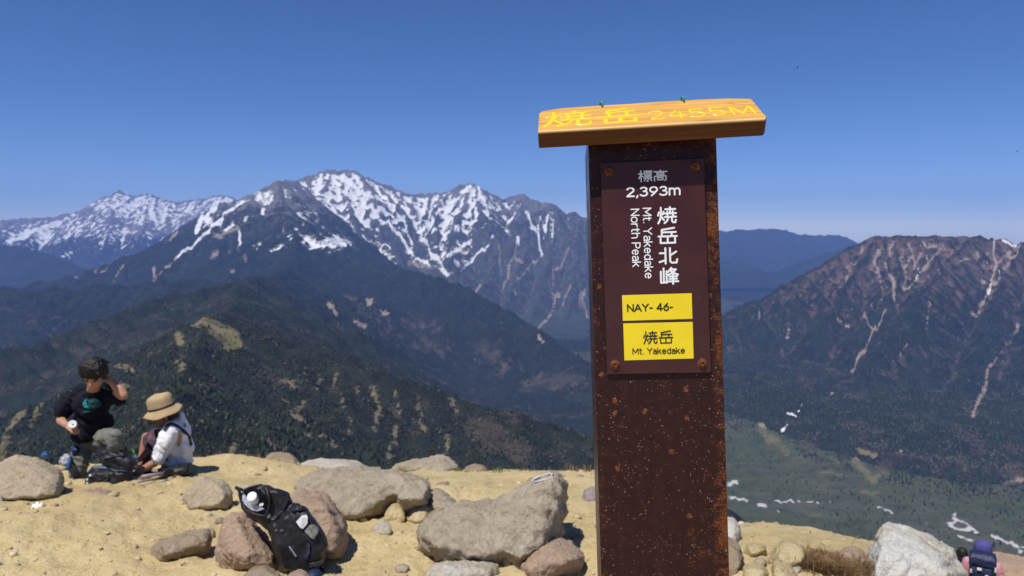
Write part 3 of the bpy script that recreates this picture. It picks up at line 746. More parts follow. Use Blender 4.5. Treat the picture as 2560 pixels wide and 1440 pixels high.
def build_ground():
    fr = np.radians(np.arange(-46, 46.01, 0.27)); bk = np.radians(np.concatenate([np.arange(50, 180, 6.0), np.arange(-180, -47, 6.0)]))
    ang = np.concatenate([fr, bk])
    rad = np.concatenate([[0.0], 0.35 * 1.015 ** np.arange(249), 14.3 * 1.05 ** np.arange(0, 55)])
    A, Rr = np.meshgrid(ang, rad)
    X = np.sin(A) * Rr; Y = np.cos(A) * Rr
    Z = g_shape(X, Y) + g_bumps(X, Y) + np.clip((Rr - 14) / 60, 0, 1) * 4 * fbm(X / 18, Y / 18, 3)
    na, nr = len(ang), len(rad)
    I = np.arange(na * nr).reshape(nr, na); J = np.roll(I, -1, axis=1)
    F = np.stack([I[:-1], I[1:], J[1:], J[:-1]], -1).reshape(-1, 4)
    me = mesh_np('ground', np.stack([X, Y, Z], -1).reshape(-1, 3), F[:, ::-1])
    m = NT('summit earth')
    p = m.coord('Position')
    big = m.noise(p, 0.55, 4, 0.6); mid = m.noise(p, 3.2, 5, 0.65); fine = m.noise(p, 26.0, 4, 0.7); grit = m.voro(p, 38.0)
    c = m.mix(m.rmp(big, 0.36, 0.66), (0.56, 0.445, 0.235), (0.45, 0.345, 0.17))
    c = m.mix(m.rmp(mid, 0.42, 0.75, 0, 0.55), c, (0.60, 0.49, 0.30))
    c = m.mix(m.rmp(mid, 0.44, 0.24, 0, 0.4), c, (0.30, 0.20, 0.085))
    c = m.mix(m.rmp(fine, 0.52, 0.74, 0, 0.6), c, (0.24, 0.17, 0.085))
    c = m.mix(m.rmp(m.math('ADD', grit, m.math('MULTIPLY', m.math('SUBTRACT', mid, 0.5), 0.5)), 0.16, 0.06, 0, 0.4), c, (0.58, 0.50, 0.36))
    n1 = m.bump(m.math('ADD', m.math('MULTIPLY', mid, 0.5), m.math('MULTIPLY', fine, 0.5)), 0.85, 0.05)
    m.set(color=c, rough=0.95, spec=0.1, normal=n1)
    o = link('ground', me, None, m.m); o['kind'] = 'structure'
build_ground()
# ------------------------------------------------------------------ the signpost
WP = 0.15                                   # width of the square post
S_PX = WP / 321.0                           # metres per picture unit at the face of the post
D_POST = S_PX * FPX
th, rho = math.radians(4.3), math.radians(1.72)
Mcw = Matrix(((1, 0, 0), (0, SP, CP), (0, CP, -SP)))      # columns: camera right, up, forward
r_c = Vector((math.cos(th) * math.cos(rho), math.cos(th) * math.sin(rho), -math.sin(th)))
u_c = Vector((-math.sin(rho), math.cos(rho), 0))
r_w = (Mcw @ r_c).normalized(); u_w = (Mcw @ u_c).normalized(); b_w = u_w.cross(r_w).normalized()   # b_w: into the post, away from us
P0 = EYE + ray(1648, 720).normalized() * (D_POST / ray(1648, 720).normalized().dot(Vector((0, CP, -SP))))
Rpost = Matrix((r_w, b_w, u_w)).transposed()
# local frame of the post: x along its face, y into it, z up it
low_t = (P0.z - (-0.25)) / u_w.z
base_w = P0 - u_w * low_t
sign = empty('summit_signpost', base_w, Rpost)
tag(sign, 'rusty brown square metal post with a white lettered panel and a wooden board on top', 'signpost')
bpy.context.view_layer.update()
Msign = Matrix.Translation(base_w) @ Rpost.to_4x4()
Minv = Msign.inverted()

def on_plane(u, v, y):
    """the point seen at (u,v) on the plane local y = const, in the post's frame"""
    o = Minv @ EYE; d = (Minv.to_3x3() @ ray(u, v))
    t = (y - o.y) / d.y
    return o + d * t

def prism(name, pts, y0, y1, mat, parent, bev=0.0, seg=2):
    """outline in the local x,z plane, from y0 (front) to y1"""
    bm = bmesh.new()
    f = [bm.verts.new((p[0], y0, p[1])) for p in pts]; b = [bm.verts.new((p[0], y1, p[1])) for p in pts]
    n = len(pts)
    bm.faces.new(f); bm.faces.new(b[::-1])
    for i in range(n): bm.faces.new((f[i], b[i], b[(i + 1) % n], f[(i + 1) % n]))
    bmesh.ops.recalc_face_normals(bm, faces=bm.faces)
    if bev: bmesh.ops.bevel(bm, geom=list(bm.edges), offset=bev, segments=seg, affect='EDGES', profile=0.6)
    return link(name, bm_mesh(name, bm, False), parent, mat)

def rust_paint():
    m = NT('rusted brown paint')
    p = m.coord('Object')
    fine = m.noise(p, 420, 4, 0.75); mid = m.noise(p, 85, 5, 0.65); big = m.noise(m.map(p, (1, 1, 0.55)), 15, 4, 0.6)
    sep = m.n.new('ShaderNodeSeparateXYZ'); m.L(p, sep.inputs[0])
    ax = m.math('ABSOLUTE', sep.outputs[0])
    edge = m.rmp(ax, 0.046, 0.078, 0.0, 0.13)                    # the edges rust first
    rside = m.rmp(sep.outputs[0], -0.015, 0.070, 0.0, 0.20)         # and the right side more
    v = m.math('ADD', m.math('ADD', big, edge), rside)
    v = m.math('ADD', v, m.math('MULTIPLY', m.math('SUBTRACT', mid, 0.5), 1.05))
    v = m.math('ADD', v, m.math('MULTIPLY', m.math('SUBTRACT', fine, 0.5), 0.50))
    rust = m.rmp(v, 0.70, 0.98)
    # round rust blisters
    warp = m.n.new('ShaderNodeMix'); warp.data_type = 'RGBA'
    nz = m.n.new('ShaderNodeTexNoise'); m.L(p, nz.inputs['Vector']); nz.inputs['Scale'].default_value = 260
    warp.inputs[0].default_value = 0.006; m.L(p, warp.inputs[6]); m.L(nz.outputs['Color'], warp.inputs[7])
    wp = warp.outputs[2]
    bl_d = m.voro(wp, 62, rand=1.0); bl_c = m.n.new('ShaderNodeSeparateColor'); m.L(m.voro(wp, 62, out='Color', rand=1.0), bl_c.inputs[0])
    blister = m.math('MULTIPLY', m.rmp(m.math('ADD', bl_d, m.math('MULTIPLY', bl_c.outputs[1], 0.25)), 0.30, 0.18), m.rmp(bl_c.outputs[0], 0.70, 0.74))
    # pale salt specks
    sp_d = m.voro(wp, 370, rand=1.0); sp_c = m.n.new('ShaderNodeSeparateColor'); m.L(m.voro(wp, 370, out='Color', rand=1.0), sp_c.inputs[0])
    dens = m.rmp(m.noise(p, 34, 3, 0.6), 0.36, 0.60, 0.88, 0.52)
    speck = m.math('MULTIPLY', m.rmp(m.math('ADD', sp_d, m.math('MULTIPLY', sp_c.outputs[1], 0.22)), 0.34, 0.20), m.math('GREATER_THAN', sp_c.outputs[0], dens))
    s2_d = m.voro(wp, 120, rand=1.0); s2_c = m.n.new('ShaderNodeSeparateColor'); m.L(m.voro(wp, 120, out='Color', rand=1.0), s2_c.inputs[0])
    speck2 = m.math('MULTIPLY', m.rmp(m.math('ADD', s2_d, m.math('MULTIPLY', s2_c.outputs[1], 0.16)), 0.22, 0.14), m.math('GREATER_THAN', s2_c.outputs[0], 0.86))
    c = m.mix(m.rmp(mid, 0.3, 0.75), (0.024, 0.0088, 0.0088), (0.036, 0.0125, 0.0115))
    c = m.mix(m.rmp(m.noise(m.map(p, (90, 90, 5)), 1.0, 3), 0.5, 0.8, 0, 0.4), c, (0.055, 0.022, 0.018))
    rc = m.mix(m.rmp(fine, 0.35, 0.7), (0.05, 0.016, 0.008), (0.27, 0.082, 0.017))
    c = m.mix(rust, c, rc)
    c = m.mix(blister, c, m.mix(m.rmp(fine, 0.3, 0.7), (0.05, 0.016, 0.008), (0.26, 0.085, 0.03)))
    c = m.mix(speck, c, (0.26, 0.135, 0.10)); c = m.mix(speck2, c, (0.24, 0.09, 0.055))
    h = m.math('ADD', m.math('MULTIPLY', rust, m.math('ADD', 0.4, fine)), m.math('ADD', blister, m.math('ADD', m.math('MULTIPLY', speck, 0.7), speck2)))
    ro = m.mix(m.math('MAXIMUM', rust, blister), (0.30, 0.30, 0.30), (0.85, 0.85, 0.85))
    m.set(color=c, rough=ro, spec=0.18, normal=m.bump(h, 0.55, 0.0009))
    return m.m
mat_post = rust_paint()

def mat_simple(name, col, rough=0.6, spec=0.3, bump=None, var=0.0, vscale=40):
    m = NT(name)
    c = col
    if var:
        p = m.coord('Object'); n = m.noise(p, vscale, 4, 0.6)
        c = m.mix(m.rmp(n, 0.3, 0.7), tuple(x * (1 - var) for x in col), tuple(min(1, x * (1 + var)) for x in col))
    if bump:
        p = m.coord('Object'); n = m.noise(p, bump[0], 4, 0.65)
        m.set(normal=m.bump(n, bump[1], bump[2]))
    return m.set(color=c, rough=rough, spec=spec)

# post: a square tube, its top hidden under the board
Lc = [on_plane(1470, 360, 0), on_plane(1503, 1440, 0), on_plane(1791, 345, 0), on_plane(1824, 1440, 0)]
xl = (Lc[0].x + Lc[1].x) / 2; xr = (Lc[2].x + Lc[3].x) / 2
ztop = on_plane(1630, 330, 0).z
prism('post', [(xl, 0.0), (xr, 0.0), (xr, ztop), (xl, ztop)], 0.0, WP * 0.97, mat_post, sign, bev=0.0022, seg=3)

# information panel
m = NT('brown panel enamel'); p = m.coord('Object')
sc_n = m.noise(m.map(p, (40, 40, 300), rot=(0, 0.2, 0)), 1.0, 4, 0.7)
pc = m.mix(m.rmp(m.noise(p, 25, 4), 0.35, 0.7), (0.050, 0.0150, 0.0135), (0.060, 0.0185, 0.0165))
pc = m.mix(m.rmp(sc_n, 0.68, 0.82, 0, 0.35), pc, (0.12, 0.075, 0.075))
dust = m.voro(p, 240); pc = m.mix(m.math('MULTIPLY', m.rmp(dust, 0.10, 0.05), m.rmp(m.noise(p, 60, 2), 0.6, 0.65)), pc, (0.30, 0.22, 0.2))
mat_panel = m.set(color=pc, rough=m.rmp(m.noise(p, 30, 4, 0.6), 0.3, 0.75, 0.2, 0.38), spec=0.3)
T_PAN = 0.0042
def front(u, v, off=T_PAN): return on_plane(u, v, -off)
q = [front(1518, 936), front(1778, 931), front(1760, 395), front(1501, 408)]
prism('panel', [(a.x, a.z) for a in q], -T_PAN, -0.0006, mat_panel, sign, bev=0.0006)
panel = sign.children[-1]

mat_white = mat_simple('white print', (0.80, 0.82, 0.84), 0.35, 0.4)
mat_black = mat_simple('black print', (0.012, 0.011, 0.011), 0.35, 0.4)
mat_yellow = mat_simple('yellow sticker', (0.80, 0.62, 0.012), 0.32, 0.4, var=0.03)

def quad(name, pts, y, mat, parent):
    bm = bmesh.new(); bm.faces.new([bm.verts.new((p.x, y, p.z)) for p in pts]); bmesh.ops.recalc_face_normals(bm, faces=bm.faces)
    return link(name, bm_mesh(name, bm, False), parent, mat)
YS = -(T_PAN + 0.00025)
st1 = quad('code_sticker', [front(1557, 802), front(1731, 797), front(1729, 733), front(1555, 738)], YS, mat_yellow, panel)
st1['label'] = 'upper yellow sticker printed with the code'
st2 = quad('name_sticker', [front(1561, 901), front(1734, 896), front(1731.5, 804.5), front(1558, 808.5)], YS, mat_yellow, panel)
st2['label'] = 'lower yellow sticker printed with the mountain name'

def arc(cx, cy, rx, ry, a0, a1, n=10):
    return [(cx + rx * math.cos(math.radians(a0 + (a1 - a0) * i / n)), cy + ry * math.sin(math.radians(a0 + (a1 - a0) * i / n))) for i in range(n + 1)]
# a rounded single-stroke alphabet (x right, y up, capitals 1 high): width, strokes
GL = {'M': (.86, [[(0, 0), (0, 1), (.43, .28), (.86, 1), (.86, 0)]]), 't': (.40, [[(.15, .95), (.15, .2)] + arc(.33, .2, .18, .2, 180, 275, 6), [(0, .72), (.38, .72)]]), '.': (.06, [[(.03, .03), (.031, .03)]]),
      'Y': (.76, [[(0, 1), (.38, .5), (.76, 1)], [(.38, .5), (.38, 0)]]), 'a': (.52, [[(.05, .64)] + arc(.27, .48, .24, .24, 120, 0, 7) + [(.51, 0)], [(.51, .42), (.28, .41)] + arc(.22, .2, .2, .2, 90, 290, 9) + [(.42, .06), (.51, .2)]]),
      'k': (.52, [[(0, 1), (0, 0)], [(.48, .72), (0, .27)], [(.18, .44), (.52, 0)]]), 'e': (.58, [[(.04, .38), (.57, .38)] + arc(.3, .36, .28, .36, 5, 318, 16)]), 'd': (.56, [[(.56, 1), (.56, 0)], arc(.29, .36, .27, .36, 0, 360, 18)]),
      'N': (.74, [[(0, 0), (0, 1), (.74, 0), (.74, 1)]]), 'o': (.64, [arc(.32, .36, .32, .36, 0, 360, 18)]), 'r': (.34, [[(0, .72), (0, 0)], [(0, .4)] + arc(.27, .43, .26, .28, 180, 75, 6)]), 'h': (.54, [[(0, 1), (0, 0)], arc(.27, .45, .27, .27, 180, 0, 9) + [(.54, 0)]]),
      'P': (.62, [[(0, 0), (0, 1), (.34, 1)] + arc(.34, .73, .28, .27, 90, -90, 9) + [(0, .46)]]), 'A': (.82, [[(0, 0), (.41, 1), (.82, 0)], [(.14, .33), (.68, .33)]]), '-': (.30, [[(0, .4), (.3, .4)]]),
      '4': (.68, [[(.5, 0), (.5, 1), (0, .27), (.68, .27)]]), '6': (.64, [[(.50, 1), (.24, .72), (.06, .45)] + arc(.32, .31, .3, .31, 165, 525, 18)]), '9': (.64, [[(.14, 0), (.40, .28), (.58, .55)] + arc(.32, .69, .3, .31, -15, 345, 18)]),
      '2': (.62, [arc(.31, .71, .28, .29, 160, -25, 9) + [(.02, 0), (.62, 0)]]), ',': (.12, [[(.1, .04), (.03, -.17)]]), '3': (.62, [arc(.29, .76, .26, .24, 150, -90, 9) + arc(.29, .27, .31, .27, 90, -150, 11)]),
      'm': (.86, [[(0, .74), (0, 0)], arc(.215, .5, .215, .24, 180, 0, 8) + [(.43, 0)], arc(.645, .5, .215, .24, 180, 0, 8) + [(.86, 0)]]), ' ': (.22, [])}
# characters in a unit square (x right, y down)
KJ = {'焼': [[(.07, .30), (.02, .50)], [(.32, .27), (.27, .44)], [(.18, .02), (.18, .44), (.14, .72), (.02, .98)], [(.2, .58), (.33, .78)], [(.42, .12), (.97, .12)], [(.68, 0), (.68, .36)], [(.38, .38), (1, .38)], [(.53, .26), (.53, .58)], [(.83, .26), (.83, .58)], [(.38, .60), (1, .60)],
             [(.57, .62), (.52, .82), (.36, .98)], [(.77, .62), (.77, .86), (.83, .95), (.95, .95), (.98, .80)]],
      '岳': [[(.86, .02), (.18, .13), (.18, .52)], [(.2, .29), (.95, .29)], [(.72, .29), (.72, .52)], [(0, .55), (1, .55)], [(.5, .56), (.5, .93)], [(.11, .68), (.11, .97), (.90, .97), (.90, .67)]],
      '北': [[(.35, .02), (.35, .98)], [(.04, .33), (.33, .33)], [(.02, .88), (.35, .76)], [(.60, .02), (.60, .84), (.68, .93), (.94, .93), (.98, .72)], [(.63, .46), (.94, .24)]],
      '峰': [[(.2, .02), (.2, .88)], [(.04, .22), (.04, .92), (.37, .89)], [(.36, .2), (.36, .92)], [(.63, .0), (.45, .24)], [(.60, .10), (.88, .10), (.68, .32), (.44, .43)], [(.56, .15), (.72, .32), (.99, .43)], [(.50, .53), (.93, .53)], [(.50, .68), (.93, .68)], [(.44, .84), (1, .84)], [(.71, .43), (.71, 1)]],
      '標': [[(0, .27), (.36, .27)], [(.18, 0), (.18, 1)], [(.17, .32), (.01, .72)], [(.2, .42), (.34, .58)], [(.42, .05), (1, .05)], [(.47, .19), (.95, .19), (.95, .42), (.47, .42), (.47, .19)], [(.63, .05), (.63, .42)], [(.80, .05), (.80, .42)], [(.47, .55), (.95, .55)], [(.4, .69), (1, .69)], [(.71, .69), (.71, .96), (.62, .98)], [(.52, .79), (.42, .94)], [(.87, .79), (.98, .94)]],
      '高': [[(.5, 0), (.5, .12)], [(.02, .14), (.98, .14)], [(.24, .27), (.76, .27), (.76, .43), (.24, .43), (.24, .27)], [(.06, 1), (.06, .56), (.94, .56), (.94, .92), (.84, .97)], [(.29, .70), (.71, .70), (.71, .90), (.29, .90), (.29, .70)]]}

def lettering(body, box, mat, label, rad=2.0, turn=False, off=0.0003):
    """print strokes in a box of the picture (top-left, top-right, bottom-left, bottom-right); turn: running downwards with the letters on their side"""
    lines = []
    if body[0] in KJ:
        n = len(body); w = 1.0 / (n + 0.14 * (n - 1))
        for i, ch in enumerate(body):
            lines += [[((x + 1.14 * i) * w, y) for x, y in l] for l in KJ[ch]]
    else:
        x = 0; gap = 0.2
        for ch in body:
            w, ls = GL[ch]; lines += [[(x + a, 1 - b) for a, b in l] for l in ls]; x += w + gap
        tot = x - gap; lines = [[(a / tot, b) for a, b in l] for l in lines]
    A = [np.array((p.x, p.z)) for p in (front(*c_) for c_ in box)]
    def place(x, y):
        if turn: x, y = 1 - y, x
        return A[0] * (1 - x) * (1 - y) + A[1] * x * (1 - y) + A[2] * (1 - x) * y + A[3] * x * y
    bm = bmesh.new(); lev = 0; r = rad * S_PX
    def face(pts):
        nonlocal lev
        y = -(T_PAN + off + (lev % 60) * 3e-6); lev += 1
        bm.faces.new([bm.verts.new((p_[0], y, p_[1])) for p_ in pts])
    for l in lines:
        P = [place(*q_) for q_ in l]
        for a_, b_ in zip(P[:-1], P[1:]):
            t = b_ - a_; L = np.hypot(*t)
            if L > 1e-7:
                nrm = np.array((-t[1], t[0])) / L * r
                face([a_ + nrm, b_ + nrm, b_ - nrm, a_ - nrm])
        for p_ in P: face([p_ + r * np.array((math.cos(i * math.pi / 6), math.sin(i * math.pi / 6))) for i in range(12)])
    for f in bm.faces:
        f.normal_update()
        if f.normal.y > 0: f.normal_flip()
    o = link('lettering', bm_mesh('lettering', bm, False), panel, mat); o['label'] = label
    return o
z8 = cen((1480, 390), 4.364); z4 = cen((1440, 560), 3.274)
lettering('標高', z8((506, 164), (818, 152), (511, 282), (816, 267)), mat_white, 'white heading characters at the top of the panel', 1.55)
lettering('2,393m', z8((378, 350), (955, 326), (380, 442), (957, 420)), mat_white, 'white height figures 2,393m', 2.05)
for ch, bq in (('焼', ((714, 563), (912, 557), (719, 740), (920, 730))), ('岳', ((724, 786), (923, 778), (727, 956), (926, 950))), ('北', ((730, 1003), (928, 1000), (733, 1180), (935, 1174))), ('峰', ((741, 1224), (938, 1218), (747, 1398), (941, 1394)))):
    lettering(ch, z8(*bq), mat_white, 'large white character %s of the peak name written downwards' % ch, 2.35)
lettering('Mt. Yakedake', z8((557, 572), (643, 569), (581, 1332), (667, 1329)), mat_white, 'white name Mt. Yakedake written downwards', 1.45, turn=True)
lettering('North Peak', z8((425, 583), (511, 580), (445, 1206), (531, 1204)), mat_white, 'white words North Peak written downwards', 1.45, turn=True)
lettering('NAY- 46-', z4((421, 661), (788, 648), (424, 716), (789, 704)), mat_black, 'black code NAY-46- on the upper yellow sticker', 1.65, off=0.0006)
lettering('焼岳', z4((550, 882), (788, 871), (554, 982), (792, 974)), mat_black, 'black name characters on the lower yellow sticker', 1.45, off=0.0006)
lettering('Mt. Yakedake', z4((464, 1020), (886, 1010), (466, 1066), (888, 1057)), mat_black, 'black name Mt. Yakedake on the lower yellow sticker', 1.1, off=0.0006)

# screws
m = NT('rusty screw'); p = m.coord('Object')
n1 = m.noise(p, 300, 4, 0.7)
mat_screw = m.set(color=m.mix(m.rmp(n1, 0.3, 0.7), (0.055, 0.020, 0.012), (0.22, 0.075, 0.03)), rough=0.85, spec=0.2, normal=m.bump(n1, 0.6, 0.0008))
def make_screw(u, v, rot):
    c = front(u, v)
    bm = bmesh.new()
    prof = [(0.0059, 0.0), (0.0059, 0.0008), (0.0052, 0.0013), (0.0044, 0.0013), (0.0043, 0.0020), (0.0037, 0.0030), (0.0026, 0.0036), (0.0016, 0.0037), (0.0013, 0.0026), (0.0, 0.0026)]
    K = 20; rings = []
    for r, h in prof[:-1]:
        rings.append([bm.verts.new((r * math.cos(2 * math.pi * i / K), -h, r * math.sin(2 * math.pi * i / K))) for i in range(K)])
    for a, b in zip(rings[:-1], rings[1:]):
        for i in range(K): bm.faces.new((a[i], a[(i + 1) % K], b[(i + 1) % K], b[i]))
    bm.faces.new(rings[-1])
    bmesh.ops.recalc_face_normals(bm, faces=bm.faces)
    o = link('screw', bm_mesh('screw', bm, True), panel, mat_screw)
    o.location = (c.x, -T_PAN - 0.0002, c.z); o.rotation_euler = (0, rot, 0)
for i, (u, v) in enumerate(((1521, 428), (1738, 415), (1537.5, 911.5), (1756, 908.5))): make_screw(u, v, i * 0.9)
# the small stud low on the post
bm = bmesh.new(); bmesh.ops.create_uvsphere(bm, u_segments=16, v_segments=8, radius=0.0028)
for v in bm.verts: v.co.y *= 0.55
st = on_plane(1627, 1093, 0.0)
o = link('stud', bm_mesh('stud', bm), sign, mat_post); o.location = (st.x, 0.0, st.z)

# the wooden board: its face slopes back like a roof
OV = 0.0385
ALPHA = math.radians(37)
A0 = on_plane(1344.5, 330, -OV); B0 = on_plane(1917.5, 297, -OV)
e1 = (B0 - A0).normalized()
e2 = Vector((0, math.cos(ALPHA), math.sin(ALPHA))); e2 = (e2 - e1 * e2.dot(e1)).normalized()
e3 = e1.cross(e2).normalized()
if e3.z < 0: e3 = -e3
TB_ = 0.0205
Mboard = Matrix((e1, e2, e3)).transposed().to_4x4(); Mboard.translation = A0
Mbi = (Msign @ Mboard).inverted()
def on_board(u, v, off=0.0):
    o = Mbi @ EYE; d = Mbi.to_3x3() @ ray(u, v)
    t = (off - o.z) / d.z
    p_ = o + d * t
    return p_.x, p_.y
outl = [(1344.5, 330), (1500, 321), (1700, 309.5), (1913, 297.2), (1917.5, 291), (1909, 284), (1880, 248.5), (1874, 246.2), (1820, 245.6), (1760, 247.6), (1700, 250.5), (1640, 254), (1580, 258.5), (1505, 263), (1450, 266.5), (1400, 270.5), (1356, 277), (1348, 283)]
pts2 = [on_board(u, v) for u, v in outl]
bm = bmesh.new()
fr = [bm.verts.new((x, y, 0.0)) for x, y in pts2]; bk = [bm.verts.new((x, y, -TB_)) for x, y in pts2]
n = len(fr); bm.faces.new(fr); bm.faces.new(bk[::-1])
for i in range(n): bm.faces.new((fr[i], bk[i], bk[(i + 1) % n], fr[(i + 1) % n]))
bmesh.ops.recalc_face_normals(bm, faces=bm.faces)
eb = [e for e in bm.edges if e.calc_face_angle(0) > 0.6]
bmesh.ops.bevel(bm, geom=eb, offset=0.0013, segments=2, affect='EDGES', profile=0.6)
m = NT('weathered pine'); p = m.coord('Object')
wob = m.noise(m.map(p, (5, 22, 22)), 1.0, 3)
gy = m.n.new('ShaderNodeSeparateXYZ'); m.L(p, gy.inputs[0])
g1 = m.noise(m.map(p, (4.5, 260, 260)), 1.0, 4, 0.65, 0.3)
wv = m.math('ADD', m.math('MULTIPLY', gy.outputs[1], 330.0), m.math('MULTIPLY', wob, 16.0))
ringv = m.math('SINE', wv)
patch = m.noise(m.map(p, (9, 40, 40)), 1.0, 4, 0.6, 0.8)
c = m.mix(m.rmp(g1, 0.32, 0.70), (0.52, 0.26, 0.050), (0.70, 0.41, 0.105))
c = m.mix(m.rmp(ringv, 0.5, 1.0, 0, 0.22), c, (0.30, 0.11, 0.025))
c = m.mix(m.rmp(patch, 0.54, 0.72, 0, 0.8), c, (0.25, 0.085, 0.022))
st2 = m.noise(m.map(p, (14, 700, 700)), 1.0, 3, 0.7); c = m.mix(m.rmp(st2, 0.60, 0.74, 0, 0.55), c, (0.20, 0.085, 0.025))
greyed = m.noise(m.map(p, (7, 30, 30), loc=(3, 1, 0)), 1.0, 4, 0.6); c = m.mix(m.rmp(greyed, 0.58, 0.76, 0, 0.5), c, (0.50, 0.38, 0.22))
c = m.mix(m.rmp(m.math('ADD', gy.outputs[1], m.math('MULTIPLY', g1, 0.006)), 0.0085, 0.0035, 0, 0.65), c, (0.76, 0.56, 0.30))
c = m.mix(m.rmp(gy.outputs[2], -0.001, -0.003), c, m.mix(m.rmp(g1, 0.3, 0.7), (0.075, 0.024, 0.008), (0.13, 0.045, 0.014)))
mat_wood = m.set(color=c, rough=0.6, spec=0.25, normal=m.bump(m.math('ADD', g1, m.math('MULTIPLY', ringv, 0.25)), 0.35, 0.0012))
board = link('name_board', bm_mesh('name_board', bm, False), sign, mat_wood)
board.matrix_local = Mboard
board['label'] = 'sloping varnished wooden board with carved yellow lettering'

# carved and painted strokes
m = NT('yellow brush paint'); p = m.coord('Object')
nn = m.noise(p, 500, 3, 0.6)
mat_paint = m.set(color=m.mix(m.rmp(nn, 0.3, 0.7), (0.76, 0.56, 0.006), (0.84, 0.66, 0.02)), rough=0.22, spec=0.6, normal=m.bump(nn, 0.15, 0.0004))
bl = cen((1340, 240), 8.533); br = cen((1630, 235), 8.533)
def strokes(name, z, lst, label):
    bm = bmesh.new()
    for w, pts in lst:
        P = [Vector((*on_board(*q), 0.0)) for q in z(*pts)]
        if len(P) == 1: P = [P[0] - Vector((0.0004, 0, 0)), P[0] + Vector((0.0004, 0, 0))]
        # resample
        Q = [P[0]]
        for a, b in zip(P[:-1], P[1:]):
            k = max(1, int((b - a).length / 0.0012))
            Q += [a.lerp(b, i / k) for i in range(1, k + 1)]
        for it in range(3):
            Q = [Q[0]] + [(Q[i - 1] + Q[i] * 2 + Q[i + 1]) / 4 for i in range(1, len(Q) - 1)] + [Q[-1]]
        r = w * 1.08e-3
        K = 8; rows = []
        n = len(Q)
        def row(c, tdir, rr):
            s = Vector((-tdir.y, tdir.x, 0))
            return [bm.verts.new(c + s * (rr * math.cos(math.pi * i / K)) + Vector((0, 0, 0.00075 * math.sin(math.pi * i / K) * min(1, rr / r + .1) - 0.0002))) for i in range(K + 1)]
        for i, c_ in enumerate(Q):
            t = (Q[min(i + 1, n - 1)] - Q[max(i - 1, 0)]).normalized()
            wob_ = 1 + 0.10 * math.sin(i * 0.9 + len(bm.verts))
            if i == 0:
                rows.append(row(c_ - t * r * 0.85, t, r * 0.25)); rows.append(row(c_ - t * r * 0.55, t, r * 0.78))
            rows.append(row(c_, t, r * wob_))
            if i == n - 1:
                rows.append(row(c_ + t * r * 0.55, t, r * 0.78)); rows.append(row(c_ + t * r * 0.85, t, r * 0.25))
        for a, b in zip(rows[:-1], rows[1:]):
            for i in range(K): bm.faces.new((a[i], a[i + 1], b[i + 1], b[i]))
    bmesh.ops.recalc_face_normals(bm, faces=bm.faces)
    o = link('carved_letter', bm_mesh('carved_letter', bm), board, mat_paint); o['label'] = label
strokes('c1', bl, [(2.7, [(240, 455)]), (2.3, [(385, 360), (375, 430), (330, 540), (270, 600), (190, 640)]), (1.7, [(540, 390), (440, 430), (400, 480)]), (1.7, [(410, 520), (470, 560), (560, 580)]),
                   (1.5, [(600, 385), (800, 365), (1070, 345)]), (2.6, [(825, 325), (820, 370)]), (2.2, [(690, 400), (695, 470)]), (2.2, [(985, 365), (985, 455)]), (1.4, [(520, 455), (800, 430), (1170, 408)]), (1.4, [(550, 520), (850, 490), (1170, 475)]),
                   (1.8, [(770, 530), (680, 585), (560, 625), (460, 640)]), (2.4, [(900, 520), (890, 600)]), (1.6, [(880, 605), (1000, 612), (1120, 605), (1180, 575)]), (2.0, [(1165, 545), (1175, 575)])], 'carved yellow first character of the mountain name')
strokes('c2', bl, [(1.7, [(1510, 330), (1700, 295), (1930, 262)]), (2.2, [(1510, 340), (1560, 390), (1585, 430)]), (1.5, [(1600, 355), (1850, 328), (2100, 308)]), (2.2, [(1935, 350), (1940, 410)]), (1.5, [(1320, 465), (1500, 448), (1800, 428), (2100, 408), (2230, 395)]),
                   (2.7, [(1495, 510), (1495, 555)]), (2.7, [(1808, 475), (1808, 520)]), (2.7, [(2125, 470), (2128, 520)]), (1.5, [(1500, 572), (1800, 548), (2110, 520)])], 'carved yellow second character of the mountain name')
strokes('d2', cen((1340, 240), 8.533), [(1.25, [(2405, 365), (2480, 335), (2600, 322), (2680, 345), (2680, 390), (2580, 440), (2450, 492), (2560, 490), (2740, 470)])], 'carved yellow figure 2')
strokes('d4', br, [(1.25, [(500, 350), (440, 410), (375, 470), (540, 460), (740, 450)]), (1.4, [(590, 375), (640, 495)])], 'carved yellow figure 4')
strokes('d5', br, [(1.25, [(1060, 318), (920, 322), (790, 335), (830, 395), (960, 380), (1090, 395), (1140, 425), (1060, 480), (930, 485), (830, 475)])], 'carved yellow first figure 5')
strokes('d6', br, [(1.25, [(1480, 285), (1230, 295)]), (1.25, [(1225, 310), (1250, 370), (1360, 350), (1500, 355), (1580, 400), (1500, 445), (1400, 455), (1310, 440)])], 'carved yellow second figure 5')
strokes('d7', br, [(1.4, [(1765, 430), (1690, 350), (1640, 275), (1780, 330), (1960, 415), (2000, 330), (2060, 255), (2120, 310), (2210, 405)])], 'carved yellow letter M')

